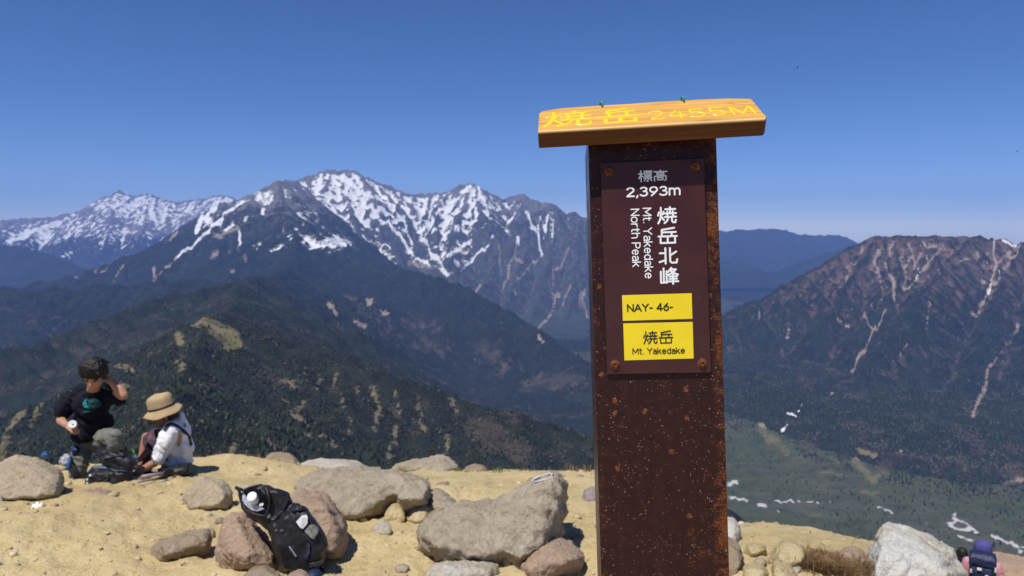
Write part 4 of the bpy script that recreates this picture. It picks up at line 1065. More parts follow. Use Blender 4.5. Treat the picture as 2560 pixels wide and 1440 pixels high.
# green wire ties
mat_wire = mat_simple('green plastic wire', (0.03, 0.30, 0.20), 0.35, 0.4)
def tube(bm, P, r, K=8):
    rows = []
    n = len(P)
    for i, c_ in enumerate(P):
        t = (P[min(i + 1, n - 1)] - P[max(i - 1, 0)]).normalized()
        a = t.orthogonal().normalized(); b = t.cross(a)
        if rows:
            pa = rows[-1][1]; a = (pa - t * pa.dot(t)).normalized(); b = t.cross(a)
        rr = r[i] if isinstance(r, (list, tuple)) else r
        rows.append(([bm.verts.new(c_ + (a * math.cos(2 * math.pi * k / K) + b * math.sin(2 * math.pi * k / K)) * rr) for k in range(K)], a))
    for (x, _), (y, _) in zip(rows[:-1], rows[1:]):
        for k in range(K): bm.faces.new((x[k], x[(k + 1) % K], y[(k + 1) % K], y[k]))
    bm.faces.new(rows[0][0][::-1]); bm.faces.new(rows[-1][0])
for u, v in ((1506.5, 268), (1710.5, 256)):
    x0, y0 = on_board(u, v)
    bm = bmesh.new()
    P = []
    for i in range(15):
        a = math.radians(-20 + 250 * i / 14)
        P.append(Vector((x0 - 0.0022 * (1 - math.cos(a)) * 0.6, y0 + 0.0035 * (1 - math.cos(a)), 0.0046 * math.sin(a) * 1.15)))
    tube(bm, P, 0.0012)
    link('wire_tie', bm_mesh('wire_tie', bm), board, mat_wire)
# ------------------------------------------------------------------ boulders and stones
def rock_mat(name, a, b, c3, spot=(0.55, 0.53, 0.48), sk=0.35):
    m = NT(name); p = m.coord('Object')
    big = m.noise(p, 2.2, 5, 0.6, 0.4); mid = m.noise(p, 9, 5, 0.65); fine = m.noise(p, 55, 4, 0.7)
    c = m.mix(m.rmp(big, 0.36, 0.64), a, b)
    c = m.mix(m.rmp(mid, 0.50, 0.72, 0, 0.75), c, c3)
    c = m.mix(m.rmp(fine, 0.50, 0.76, 0, 0.65), c, tuple(x * 0.48 for x in a))
    pit = m.noise(m.map(p, (1, 1, 1.8), loc=(5, 2, 1)), 5.5, 5, 0.7, 0.6); c = m.mix(m.rmp(pit, 0.58, 0.70, 0, 0.55), c, tuple(x * y for x, y in zip(a, (0.42, 0.38, 0.34))))
    lich = m.voro(p, 14); c = m.mix(m.math('MULTIPLY', m.rmp(m.math('ADD', lich, m.math('MULTIPLY', m.math('SUBTRACT', fine, 0.5), 0.6)), 0.28, 0.12), m.rmp(mid, 0.42, 0.62, 0, sk)), c, spot)
    wq = m.n.new('ShaderNodeMix'); wq.data_type = 'RGBA'; wq.inputs[0].default_value = 0.22; nq = m.n.new('ShaderNodeTexNoise'); m.L(p, nq.inputs['Vector']); nq.inputs['Scale'].default_value = 4.0; nq.inputs['Detail'].default_value = 5; m.L(p, wq.inputs[6]); m.L(nq.outputs['Color'], wq.inputs[7])
    crack = m.voro(m.map(wq.outputs[2], (0.7, 1.3, 2.4), rot=(0.5, 0.4, 0.2)), 3.0, feature='DISTANCE_TO_EDGE')
    c = m.mix(m.rmp(m.math('ADD', crack, m.math('MULTIPLY', m.math('SUBTRACT', mid, 0.5), 0.10)), 0.022, 0.0, 0, 0.22), c, tuple(x * 0.35 for x in a))
    h = m.math('ADD', m.math('MULTIPLY', mid, 1.0), m.math('MULTIPLY', fine, 0.45))
    return m.set(color=c, rough=0.92, spec=0.12, normal=m.bump(h, 0.9, 0.04))
RM = {'tan': rock_mat('tan rock', (0.40, 0.325, 0.225), (0.47, 0.385, 0.275), (0.31, 0.24, 0.16)),
      'pink': rock_mat('pinkish rock', (0.40, 0.285, 0.20), (0.36, 0.265, 0.205), (0.46, 0.30, 0.19)),
      'mauve': rock_mat('mauve rock', (0.30, 0.245, 0.235), (0.35, 0.28, 0.26), (0.27, 0.21, 0.19)),
      'pale': rock_mat('pale rock', (0.50, 0.46, 0.38), (0.42, 0.36, 0.27), (0.56, 0.53, 0.47), (0.62, 0.61, 0.58), 0.5),
      'white': rock_mat('white rock', (0.56, 0.545, 0.51), (0.43, 0.385, 0.28), (0.62, 0.61, 0.585), (0.66, 0.65, 0.62), 0.6),
      'brown': rock_mat('brown rock', (0.30, 0.225, 0.155), (0.36, 0.28, 0.195), (0.25, 0.18, 0.12)),
      'grey': rock_mat('grey rock', (0.36, 0.298, 0.22), (0.42, 0.36, 0.275), (0.23, 0.175, 0.115)),
      'cream': rock_mat('cream rock', (0.52, 0.42, 0.235), (0.46, 0.36, 0.19), (0.56, 0.48, 0.31))}

def remesh(me, voxel, smooth=2, fac=0.5):
    o = bpy.data.objects.new('tmp', me); C.objects.link(o)
    md = o.modifiers.new('r', 'REMESH'); md.mode = 'VOXEL'; md.voxel_size = voxel; md.use_smooth_shade = True
    if smooth:
        sm = o.modifiers.new('s', 'SMOOTH'); sm.iterations = smooth; sm.factor = fac
    dg = bpy.context.evaluated_depsgraph_get(); dg.update()
    out = bpy.data.meshes.new_from_object(o.evaluated_get(dg))
    bpy.data.objects.remove(o)
    return out

rk = random.Random(3)
def hull_bm(bm, pts):
    vs = [bm.verts.new(p) for p in pts]
    r = bmesh.ops.convex_hull(bm, input=vs)
    junk = [e for e in r['geom_interior'] if isinstance(e, bmesh.types.BMVert)] + [e for e in r['geom_unused'] if isinstance(e, bmesh.types.BMVert)]
    if junk: bmesh.ops.delete(bm, geom=list(set(junk)), context='VERTS')

def chisel(pts, seed, n=10, depth=(0.04, 0.13)):
    """knock flat faces off a hull"""
    r = random.Random(seed); P = [Vector(p) for p in pts]
    ext = max((a - b).length for a in P[:14] for b in P[:14])
    for i in range(n):
        d = Vector((r.gauss(0, 1), r.gauss(-0.25, 1), r.gauss(0.25, 0.9))).normalized()
        s = max(p.dot(d) for p in P); cut = s - ext * r.uniform(*depth) * 0.8
        tb = bmesh.new(); hull_bm(tb, P)
        res = bmesh.ops.bisect_plane(tb, geom=list(tb.verts) + list(tb.edges) + list(tb.faces), plane_co=d * cut, plane_no=d, clear_outer=True)
        Q = [v.co.copy() for v in tb.verts]; tb.free()
        if len(Q) > 8: P = Q
    return P
def chunk_pts(outline, Y, thick, lean=1.0, front=(0.0, 0.12), fs=0.62, seed=0, bs=0.75):
    """an outline of the picture given its own distance Y and a real thickness in front and behind"""
    r = random.Random(seed + 17)
    us = [p[0] for p in outline]; vs = [p[1] for p in outline]
    cu, cv = (min(us) + max(us)) / 2, (min(vs) + max(vs)) / 2; W = max(us) - min(us); Hh = max(vs) - min(vs)
    def yy(v): return Y + lean * thick * 0.55 * ((cv - v) / (Hh / 2))
    P = [pix(u, v, yy(v)) for u, v in outline]
    for u, v in outline:                                  # nearer side
        k = fs * r.uniform(0.8, 1.12)
        u2 = cu + (u - cu) * k + front[0] * W; v2 = cv + (v - cv) * k + front[1] * Hh
        P.append(pix(u2, min(v2, max(vs) + 0.04 * Hh), yy(v2) - thick * r.uniform(0.7, 1.0)))
    for u, v in outline:                                  # far side
        k = bs * r.uniform(0.8, 1.1); p = pix(cu + (u - cu) * k, cv + (v - cv) * k, yy(v) + thick * r.uniform(0.6, 1.0))
        P.append(p)
    return P

def rock(name, label, mat, chunks, Y=None, base=None, thick=None, cells=30, rough=1.0, group=None, cat='rock', lean=1.0, sink=0.04, kids=None, front=(0.0, 0.12), fs=0.76, smooth=1):
    """chunks: list of outlines (picture positions)"""
    allp = [q for c_ in chunks for q in c_]
    us = [p[0] for p in allp]; vs = [p[1] for p in allp]
    if Y is None:
        b = base or ((min(us) + max(us)) / 2, max(vs) - 0.04 * (max(vs) - min(vs)))
        Y = ground_hit(*b).y
    W = (max(us) - min(us)) / FPX * Y
    bm = bmesh.new(); Hm = (max(vs) - min(vs)) / FPX * Y
    t = thick if thick else 0.42 * min(W, 2.2 * Hm)
    for i, c_ in enumerate(chunks):
        P = chunk_pts(c_, Y + t * 0.35, t, lean, front, fs, seed=int(us[0] * 7 + i * 31))
        # a foot that goes into the ground
        low = min(p.z for p in P); c0 = sum(P, Vector()) / len(P)
        P += [Vector((c0.x + (p.x - c0.x) * 0.85, c0.y + (p.y - c0.y) * 0.85, min(p.z, low) - sink - 0.03)) for p in P[:len(c_)]]
        P = chisel(P, int(us[0] * 3 + vs[0] + i * 7), (4 if cells > 50 else 9) if cells > 20 else 5, (0.02, 0.05) if cells > 50 else (0.03, 0.10))
        tb = bmesh.new(); hull_bm(tb, P)
        tm = bpy.data.meshes.new('t'); tb.to_mesh(tm); tb.free(); bm.from_mesh(tm); bpy.data.meshes.remove(tm)
    me0 = bpy.data.meshes.new('t'); bm.to_mesh(me0); bm.free()
    size = max(W, Hm, t * 1.6)
    me = remesh(me0, size / (cells * 0.86), smooth)
    bpy.data.meshes.remove(me0)
    n = len(me.vertices); co = np.empty(n * 3, np.float32); me.vertices.foreach_get('co', co); co = co.reshape(-1, 3)
    no = np.empty(n * 3, np.float32); me.vertices.foreach_get('normal', no); no = no.reshape(-1, 3)
    s = size
    x, y, z = co[:, 0] / s + us[0], co[:, 1] / s, co[:, 2] / s
    d = 0.017 * fbm(x * 3.4 + z * 2.2, y * 3.4 - z * 3.1, 4, 0.5) + 0.018 * (ridged(x * 5.5 - y * 4.1, z * 7.5 + y * 3.7, 3, 0.5) - 0.9) + 0.009 * fbm(x * 19 + y * 11, z * 21, 3, 0.6)
    co += no * (d * s * rough)[:, None]
    c0 = co.mean(0); c0[2] = co[:, 2].min()
    me.vertices.foreach_set('co', (co - c0).ravel()); me.update()
    me.name = name
    o = link(name, me, None, RM[mat]); o.location = c0
    tag(o, label, cat, group)
    return o

rock('boulder', 'large tan boulder beside the man, cut by the edge of the photo', 'tan', [[(-40, 1248), (-60, 1180), (-10, 1168), (40, 1140), (82, 1132), (105, 1140), (150, 1168), (162, 1190), (160, 1222), (148, 1236), (75, 1249)]], base=(80, 1240), cells=40, thick=0.30)
rock('boulder', 'rounded tan boulder alone on the earth between the woman and the leaning backpack', 'tan', [[(457, 1246), (462, 1232), (484, 1218), (492, 1198), (506, 1190), (532, 1192), (560, 1202), (580, 1220), (583, 1238), (565, 1254), (520, 1268), (488, 1270), (465, 1262)]], base=(520, 1264), cells=32)
rock('stone_slab', 'long flat brownish slab lying on the bare earth', 'brown', [[(372, 1374), (376, 1362), (400, 1350), (450, 1334), (495, 1321), (520, 1320), (530, 1332), (528, 1346), (480, 1366), (440, 1378), (400, 1390), (376, 1391)]], base=(440, 1384), cells=32, thick=0.12)
rock('stone', 'small brown stone at the tip of the long slab', 'brown', [[(508, 1330), (520, 1318), (536, 1322), (540, 1336), (528, 1350), (512, 1346)]], base=(524, 1345), cells=14)
rock('boulder', 'pinkish brown block that the black backpack leans on', 'pink', [[(536, 1380), (546, 1356), (558, 1300), (580, 1282), (615, 1280), (650, 1320), (690, 1364), (700, 1395), (694, 1420), (648, 1426), (600, 1412), (540, 1392)]], base=(620, 1418), cells=40, thick=0.20, front=(-0.03, -0.04), fs=0.72, lean=1.3)
rock('stone', 'low brown rock in front of the pinkish block', 'brown', [[(600, 1450), (618, 1428), (640, 1411), (665, 1412), (690, 1426), (715, 1445), (700, 1462), (620, 1464)]], Y=3.45, cells=24, thick=0.10)
rock('stone', 'low pinkish rock under the bottom of the leaning backpack', 'pink', [[(712, 1450), (724, 1432), (748, 1422), (766, 1428), (776, 1444), (770, 1460), (718, 1462)]], Y=3.42, cells=20, thick=0.08)
rock('boulder', 'big smooth pinkish brown boulder behind the leaning backpack', 'pink', [[(716, 1262), (730, 1232), (748, 1222), (790, 1228), (822, 1238), (834, 1262), (850, 1290), (866, 1300), (874, 1322), (868, 1346), (846, 1368), (820, 1384), (780, 1380), (740, 1330)]], base=(835, 1378), cells=40, thick=0.28)
rock('stone', 'small olive grey stone wedged behind the smooth boulder', 'brown', [[(788, 1224), (800, 1212), (822, 1214), (830, 1228), (826, 1244), (800, 1240)]], Y=5.6, cells=16, thick=0.08)
rock('boulder', 'mauve upright block between the smooth boulder and the long ledge', 'mauve', [[(826, 1268), (828, 1230), (834, 1212), (852, 1205), (868, 1216), (882, 1248), (884, 1266), (872, 1286), (846, 1290), (832, 1282)]], Y=5.0, cells=26, thick=0.14)
rock('rock_ledge', 'long grey brown ledge with a dark undercut right face', 'grey', [[(740, 1224), (748, 1198), (790, 1178), (850, 1172), (930, 1172), (1000, 1180), (1040, 1192), (1000, 1240), (960, 1262), (905, 1308), (890, 1300), (884, 1262), (860, 1226), (800, 1216)], [(990, 1246), (1002, 1188), (1042, 1192), (1072, 1202), (1076, 1230), (1066, 1252), (1030, 1256), (1000, 1262)]], Y=5.1, cells=60, thick=0.28, front=(-0.05, -0.05), fs=0.84, lean=1.5)
rock('boulder', 'weathered grey rock at the right end of the long ledge', 'grey', [[(1066, 1262), (1070, 1224), (1084, 1212), (1110, 1226), (1140, 1250), (1152, 1262), (1130, 1282), (1090, 1290), (1070, 1284)]], Y=5.15, cells=28, thick=0.2)
rock('stone', 'cream stone block below the long ledge', 'cream', [[(955, 1296), (962, 1270), (985, 1256), (1012, 1262), (1018, 1290), (1000, 1306), (970, 1308)]], Y=4.9, cells=22, thick=0.12)
rock('stone', 'cream stone with a mossy foot beside the grey rock', 'cream', [[(1010, 1298), (1014, 1264), (1040, 1252), (1064, 1256), (1082, 1274), (1076, 1296), (1040, 1306)]], Y=4.95, cells=22, thick=0.14)
rock('stone', 'pale round-topped stone alone on the earth slope', 'pale', [[(928, 1322), (934, 1308), (955, 1300), (974, 1306), (980, 1324), (972, 1338), (944, 1342), (931, 1334)]], base=(955, 1338), cells=22)
rock('boulder', 'huge sloping slab with a white painted mark near its raised tip', 'grey', [[(1041, 1340), (1046, 1316), (1075, 1282), (1130, 1256), (1220, 1248), (1300, 1262), (1330, 1300), (1310, 1380), (1250, 1392), (1180, 1392), (1100, 1378)], [(1200, 1300), (1230, 1248), (1290, 1222), (1340, 1192), (1400, 1175), (1420, 1200), (1412, 1270), (1396, 1340), (1360, 1372), (1300, 1398), (1230, 1390)]], Y=4.1, cells=70, thick=0.30, lean=1.1, front=(0.0, 0.05), fs=0.8)
rock('boulder', 'low pinkish rock in front of the huge sloping slab', 'pink', [[(1300, 1412), (1322, 1382), (1350, 1352), (1392, 1343), (1428, 1352), (1456, 1378), (1466, 1394), (1440, 1416), (1380, 1428), (1320, 1430)]], base=(1390, 1424), cells=36, thick=0.22)
rock('stone_slab', 'flat pale slab showing at the bottom edge of the photo', 'pale', [[(1058, 1440), (1072, 1414), (1110, 1402), (1170, 1398), (1230, 1396), (1250, 1412), (1248, 1436), (1180, 1452), (1090, 1456)]], Y=3.7, cells=34, thick=0.16)
rock('stone', 'small pale stone between the flat slab and the pinkish rock', 'pale', [[(1250, 1412), (1254, 1392), (1268, 1382), (1282, 1392), (1284, 1412), (1268, 1420)]], base=(1268, 1416), cells=14)
rock('stone', 'second small pale stone touching the low pinkish rock', 'pale', [[(1276, 1418), (1282, 1400), (1300, 1390), (1312, 1402), (1310, 1420), (1290, 1426)]], base=(1294, 1422), cells=14)
rock('boulder', 'brown boulder standing on the far edge of the summit', 'brown', [[(655, 1172), (660, 1150), (672, 1132), (700, 1130), (724, 1132), (740, 1144), (756, 1164), (752, 1178), (710, 1182), (664, 1180)]], Y=8.8, cells=30, thick=0.26, rough=0.8)
rock('rock_ledge', 'pale flat ledge on the far edge right of the brown boulder', 'pale', [[(745, 1180), (752, 1150), (800, 1145), (860, 1148), (900, 1154), (924, 1168), (920, 1182), (830, 1188)]], Y=8.7, cells=36, thick=0.30)
rock('rock_ledge', 'grey humped ledge on the far edge in the middle', 'grey', [[(962, 1184), (972, 1160), (1010, 1153), (1060, 1150), (1084, 1141), (1110, 1138), (1132, 1148), (1148, 1168), (1140, 1182), (1040, 1192)]], Y=8.5, cells=36, thick=0.30)
rock('stone', 'low brownish stone on the far edge right of the humped ledge', 'brown', [[(1156, 1180), (1166, 1164), (1190, 1158), (1212, 1164), (1222, 1178), (1210, 1190), (1166, 1190)]], Y=8.5, cells=20, thick=0.14)
rock('stone', 'low brown rock sunk into the earth behind the sloping slab', 'brown', [[(1080, 1222), (1096, 1206), (1120, 1202), (1128, 1214), (1120, 1228), (1090, 1230)]], Y=6.3, cells=18, thick=0.1)
rock('stone_slab', 'thin mauve slab behind the raised tip of the sloping slab', 'mauve', [[(1398, 1204), (1410, 1192), (1450, 1188), (1478, 1194), (1486, 1202), (1470, 1210), (1420, 1212)]], Y=7.2, cells=26, thick=0.16)
rock('stone', 'mauve stone beside the left edge of the metal post', 'mauve', [[(1454, 1248), (1458, 1226), (1476, 1214), (1496, 1216), (1504, 1240), (1490, 1256), (1466, 1258)]], base=(1475, 1254), cells=20)
rock('stone_slab', 'thin flat stone under the black day pack', 'pink', [[(196, 1240), (208, 1224), (250, 1222), (280, 1228), (286, 1240), (270, 1247), (210, 1247)]], base=(240, 1244), cells=26, thick=0.14)
rock('stone', 'small mauve stone at the left edge of the photo', 'mauve', [[(-12, 1258), (-10, 1242), (4, 1240), (9, 1250), (4, 1262)]], base=(0, 1259), cells=14)
rock('stone', 'tiny dark reddish stone low at the left edge of the photo', 'mauve', [[(-8, 1312), (-6, 1303), (4, 1302), (8, 1308), (3, 1314)]], base=(0, 1312), cells=12)
# right of the post
rock('boulder', 'smooth grey rock showing beside the right edge of the post', 'white', [[(1790, 1345), (1796, 1300), (1815, 1290), (1836, 1294), (1852, 1318), (1853, 1345), (1838, 1360), (1800, 1362)]], Y=5.6, cells=26, thick=0.2)
rock('boulder', 'brown shadowed rock under the smooth grey rock by the post', 'brown', [[(1790, 1430), (1794, 1350), (1820, 1340), (1846, 1352), (1860, 1390), (1850, 1440), (1800, 1450)]], base=(1830, 1420), cells=26, thick=0.2)
rock('stone', 'yellowish rock with a dark left face right of the post', 'cream', [[(1922, 1404), (1928, 1376), (1950, 1352), (1978, 1348), (2004, 1362), (2014, 1388), (2008, 1406), (1970, 1416), (1935, 1414)]], base=(1968, 1412), cells=28, thick=0.2, front=(0.1, 0.0))
rock('stone', 'small tan pebble perched on the earth rim right of the post', 'brown', [[(1948, 1331), (1950, 1323), (1958, 1320), (1966, 1324), (1967, 1331), (1958, 1335)]], Y=6.6, cells=12, thick=0.03, sink=0.02)
rock('stone', 'flat white chip of stone under the perched pebble', 'pale', [[(1952, 1341), (1958, 1336), (1970, 1337), (1974, 1342), (1964, 1346)]], Y=6.6, cells=12, thick=0.04)
rock('stone', 'large cream stone at the bottom edge right of the post', 'cream', [[(1850, 1450), (1858, 1414), (1878, 1404), (1906, 1408), (1924, 1430), (1920, 1456)]], base=(1890, 1438), cells=24, thick=0.16)
rock('stone', 'smaller cream stone at the bottom edge beside the dry grass', 'cream', [[(1918, 1450), (1924, 1416), (1942, 1400), (1970, 1408), (1996, 1430), (1990, 1456)]], base=(1955, 1438), cells=24, thick=0.15)
rock('stone', 'pale pink stone between the cream stones and the dry grass', 'pale', [[(1972, 1422), (1980, 1410), (1996, 1408), (2006, 1420), (1996, 1432), (1978, 1432)]], base=(1990, 1431), cells=14, thick=0.07)
rock('boulder', 'pinkish rock with a rusty side left of the white boulder', 'pink', [[(2078, 1402), (2090, 1380), (2112, 1368), (2140, 1364), (2160, 1376), (2172, 1398), (2166, 1424), (2120, 1430), (2084, 1418)]], base=(2125, 1424), cells=28, thick=0.22)
rock('boulder', 'big white and tan boulder in the lower right corner', 'white', [[(2146, 1452), (2170, 1400), (2184, 1352), (2192, 1330), (2208, 1308), (2226, 1303), (2262, 1312), (2310, 1334), (2352, 1352), (2380, 1370), (2400, 1398), (2416, 1430), (2424, 1480), (2280, 1510), (2150, 1490)]], Y=4.55, cells=60, thick=0.34, lean=0.9)
rock('boulder', 'broad pinkish tan rock behind the hiker at the right edge', 'pink', [[(2470, 1440), (2476, 1378), (2500, 1382), (2540, 1392), (2600, 1398), (2660, 1410), (2680, 1470), (2560, 1500), (2480, 1490)]], Y=10.4, cells=36, thick=0.5)

rock('stone', 'low tan lump of rock on the earth just right of the post', 'cream', [[(1858, 1378), (1866, 1360), (1888, 1352), (1912, 1360), (1918, 1376), (1896, 1386), (1866, 1386)]], cells=20, thick=0.12)
rock('stone', 'brown flat-topped rock on the earth rim above the dry grass', 'brown', [[(2018, 1396), (2026, 1380), (2052, 1374), (2080, 1380), (2086, 1396), (2060, 1404), (2030, 1404)]], cells=20, thick=0.12)
rock('stone', 'small tan rock between the yellowish rock and the earth rim', 'tan', [[(1880, 1410), (1888, 1396), (1906, 1392), (1918, 1402), (1914, 1414), (1892, 1418)]], cells=16, thick=0.08)
rock('stone', 'small grey stone on the earth left of the flat pale slab', 'grey', [[(985, 1424), (992, 1412), (1010, 1408), (1024, 1416), (1022, 1428), (1000, 1432)]], cells=16)
rock('stone', 'small brown stone below the rounded tan boulder', 'brown', [[(536, 1302), (542, 1294), (554, 1292), (562, 1299), (558, 1306), (544, 1308)]], cells=14)
rock('stone', 'half buried tan rock behind the mauve upright block', 'tan', [[(756, 1212), (764, 1202), (786, 1198), (804, 1204), (806, 1214), (780, 1220)]], cells=16, thick=0.1)
rock('stone', 'small pale stone on the earth right of the raised slab tip', 'pale', [[(1430, 1330), (1436, 1322), (1450, 1320), (1458, 1328), (1450, 1336), (1436, 1337)]], cells=14)
# the white painted mark near the tip of the slab
slab = [o for o in C.objects if o.get('label', '').startswith('huge sloping slab')][0]
bpy.context.view_layer.update()
def on_object(o, u, v):
    mi = o.matrix_world.inverted()
    a = mi @ EYE; d = (mi.to_3x3() @ ray(u, v)).normalized()
    ok, loc, nor, idx = o.ray_cast(a, d)
    return (loc, nor) if ok else (None, None)
bm = bmesh.new()
P = []
for u, v in cen((440, 1080), 2.415)((2150, 305), (2165, 285), (2200, 270), (2250, 255), (2275, 262), (2255, 285), (2210, 298), (2165, 308)):
    l, nn_ = on_object(slab, u, v)
    if l is not None: P.append(l + nn_ * 0.006)
if len(P) > 3:
    tube(bm, P, 0.0055, 6)
    mk = link('painted_mark', bm_mesh('painted_mark', bm), slab, mat_simple('white trail paint', (0.60, 0.59, 0.57), 0.8, 0.1))
    mk['label'] = 'white painted trail mark'
else: bm.free()

# loose stones and grit nobody could count
def scatter():
    r = np.random.default_rng(21)
    ico = bmesh.new(); bmesh.ops.create_icosphere(ico, subdivisions=1, radius=1.0)
    bv = np.array([v.co[:] for v in ico.verts]); bf = np.array([[v.index for v in f.verts] for f in ico.faces]); ico.free()
    Vs, Fs, T = [], [], []; k = 0
    n = 4200
    for i in range(n):
        yy = 1.6 * (9.6 / 1.6) ** r.random(); xx = r.uniform(-0.78, 0.78) * yy
        s = 0.005 + 0.024 * r.random() ** 5
        if r.random() < 0.05: s *= 1.9
        z = ground_z(xx, yy) + s * 0.15
        q = bv * r.uniform(0.65, 1.25, (len(bv), 1)) * np.array([s * r.uniform(.8, 1.5), s * r.uniform(.8, 1.3), s * r.uniform(.45, .8)])
        a = r.uniform(0, 6.28); q = np.stack([q[:, 0] * np.cos(a) - q[:, 1] * np.sin(a), q[:, 0] * np.sin(a) + q[:, 1] * np.cos(a), q[:, 2]], -1)
        Vs.append(q + [xx, yy, z]); Fs.append(bf + k); k += len(bv); T += [r.random()] * len(bv)
    me = mesh_np('gravel', np.concatenate(Vs), np.concatenate(Fs), smooth=False); fattr(me, 'tint', T)
    m = NT('grit'); t = m.attr('tint')
    m.set(color=m.mix(t, (0.30, 0.225, 0.13), (0.60, 0.50, 0.34)), rough=0.95, spec=0.1)
    o = link('gravel', me, None, m.m); tag(o, 'loose grit and pebbles strewn over the bare summit earth', 'gravel', kind='stuff')
scatter()

# dry grass
def grass(name, label, spots, n, h, mat, spread, w=0.004, lean=0.5, kind=None, cat='grass'):
    r = random.Random(len(label)); bm = bmesh.new()
    for (u, v, Y) in spots:
        c = pix(u, v, Y)
        for i in range(n):
            x, y = c.x + r.gauss(0, spread), c.y + r.gauss(0, spread)
            z = max(ground_z(x, y), c.z - 0.25) - 0.01
            a = r.uniform(0, 6.283); hh = h * r.uniform(0.45, 1.15); le = hh * lean * r.uniform(0.2, 1.2)
            sx, sy = -math.sin(a) * w, math.cos(a) * w
            b0 = Vector((x, y, z)); m1 = Vector((x + math.cos(a) * le * .35, y + math.sin(a) * le * .35, z + hh * .62)); t1 = Vector((x + math.cos(a) * le, y + math.sin(a) * le, z + hh * (0.95 - 0.3 * lean)))
            s = Vector((sx, sy, 0))
            v1, v2, v3, v4, v5 = (bm.verts.new(q) for q in (b0 - s, b0 + s, m1 + s * .7, m1 - s * .7, t1))
            bm.faces.new((v1, v2, v3, v4)); bm.faces.new((v4, v3, v5))
    o = link(name, bm_mesh(name, bm, False), None, mat); tag(o, label, cat, kind=kind)
    return o
mat_straw = mat_simple('dry straw', (0.30, 0.19, 0.085), 0.8, 0.1, var=0.45, vscale=9)
mat_straw2 = mat_simple('brown dead grass', (0.17, 0.105, 0.05), 0.85, 0.1, var=0.5, vscale=9)
mat_moss = mat_simple('short green grass', (0.11, 0.13, 0.025), 0.8, 0.1, var=0.4, vscale=9)
grass('dead_grass', 'brown dead grass clump in front of the white boulder', [(2015, 1425, 4.6), (2045, 1420, 4.6), (2075, 1428, 4.55), (2105, 1426, 4.6), (2135, 1432, 4.5), (2060, 1440, 4.4), (2110, 1445, 4.4), (2030, 1445, 4.4), (2000, 1440, 4.45), (2085, 1440, 4.35), (2130, 1450, 4.3), (2160, 1440, 4.45)], 190, 0.15, mat_straw2, 0.06, w=0.0022, lean=0.9, kind='stuff')
grass('dry_grass', 'straw coloured tufts along the far rim of the summit', [(505, 1150, 8.3), (530, 1160, 8.2), (555, 1166, 8.2), (620, 1168, 8.4), (640, 1172, 8.4), (1440, 1196, 8.3), (1470, 1200, 8.2)], 60, 0.11, mat_straw, 0.13, w=0.003, lean=0.6, kind='stuff')
grass('short_grass', 'short green grass between the rocks', [(872, 1320, 5.1), (880, 1300, 5.2), (1046, 1298, 5.2), (1062, 1290, 5.2), (1150, 1176, 8.2), (1028, 1170, 8.2), (1245, 1190, 8.3), (1300, 1190, 8.3), (870, 1250, 5.6)], 90, 0.055, mat_moss, 0.06, w=0.003, lean=0.9, kind='stuff')
# single dry stalks
def stalk(label, pts, Y, r0, mat=mat_straw):
    bm = bmesh.new(); P = [pix(u, v, Y) for u, v in pts]
    tube(bm, P, [r0 * (1 - 0.6 * i / (len(P) - 1)) for i in range(len(P))], 5)
    o = link('dry_stalk', bm_mesh('dry_stalk', bm), None, mat); tag(o, label, 'stalk')
b5 = cen((1780, 1140), 3.282)
stalk('tall thin dry stalk with a bent tip left of the white boulder', b5((1140, 880), (1138, 770), (1150, 720), (1175, 680), (1215, 650)), 4.9, 0.0035)
stalk('pale dry stick lying across the dead grass towards the white boulder', b5((900, 830), (980, 850), (1100, 875), (1240, 900)), 4.55, 0.006, mat_simple('bleached stick', (0.46, 0.36, 0.23), 0.8, 0.1))
stalk('thin dry stalk arching by the rim beside the brown boulder', cen((440, 1080), 2.415)((430, 225), (470, 200), (492, 165), (494, 130)), 8.0, 0.004)
# ------------------------------------------------------------------ people and their things
_sph = []
for la in (-90, -60, -30, 0, 30, 60, 90):
    for lo in range(0, 360, 45 if abs(la) < 90 else 360):
        _sph.append(Vector((math.cos(math.radians(la)) * math.cos(math.radians(lo)), math.cos(math.radians(la)) * math.sin(math.radians(lo)), math.sin(math.radians(la)))))
def add_hull(bm, pts):
    tb = bmesh.new(); hull_bm(tb, pts)
    tm = bpy.data.meshes.new('t'); tb.to_mesh(tm); tb.free(); bm.from_mesh(tm); bpy.data.meshes.remove(tm)
def cap(bm, p0, r0, p1, r1):
    add_hull(bm, [p0 + s * r0 for s in _sph] + [p1 + s * r1 for s in _sph])
def ell(bm, c, r, rot=None):
    M = rot.to_matrix() if rot is not None else Matrix.Identity(3)
    add_hull(bm, [c + M @ Vector((s.x * r[0], s.y * r[1], s.z * r[2])) for s in _sph])
def chain(bm, pts):
    for (p0, r0), (p1, r1) in zip(pts[:-1], pts[1:]): cap(bm, p0, r0, p1, r1)

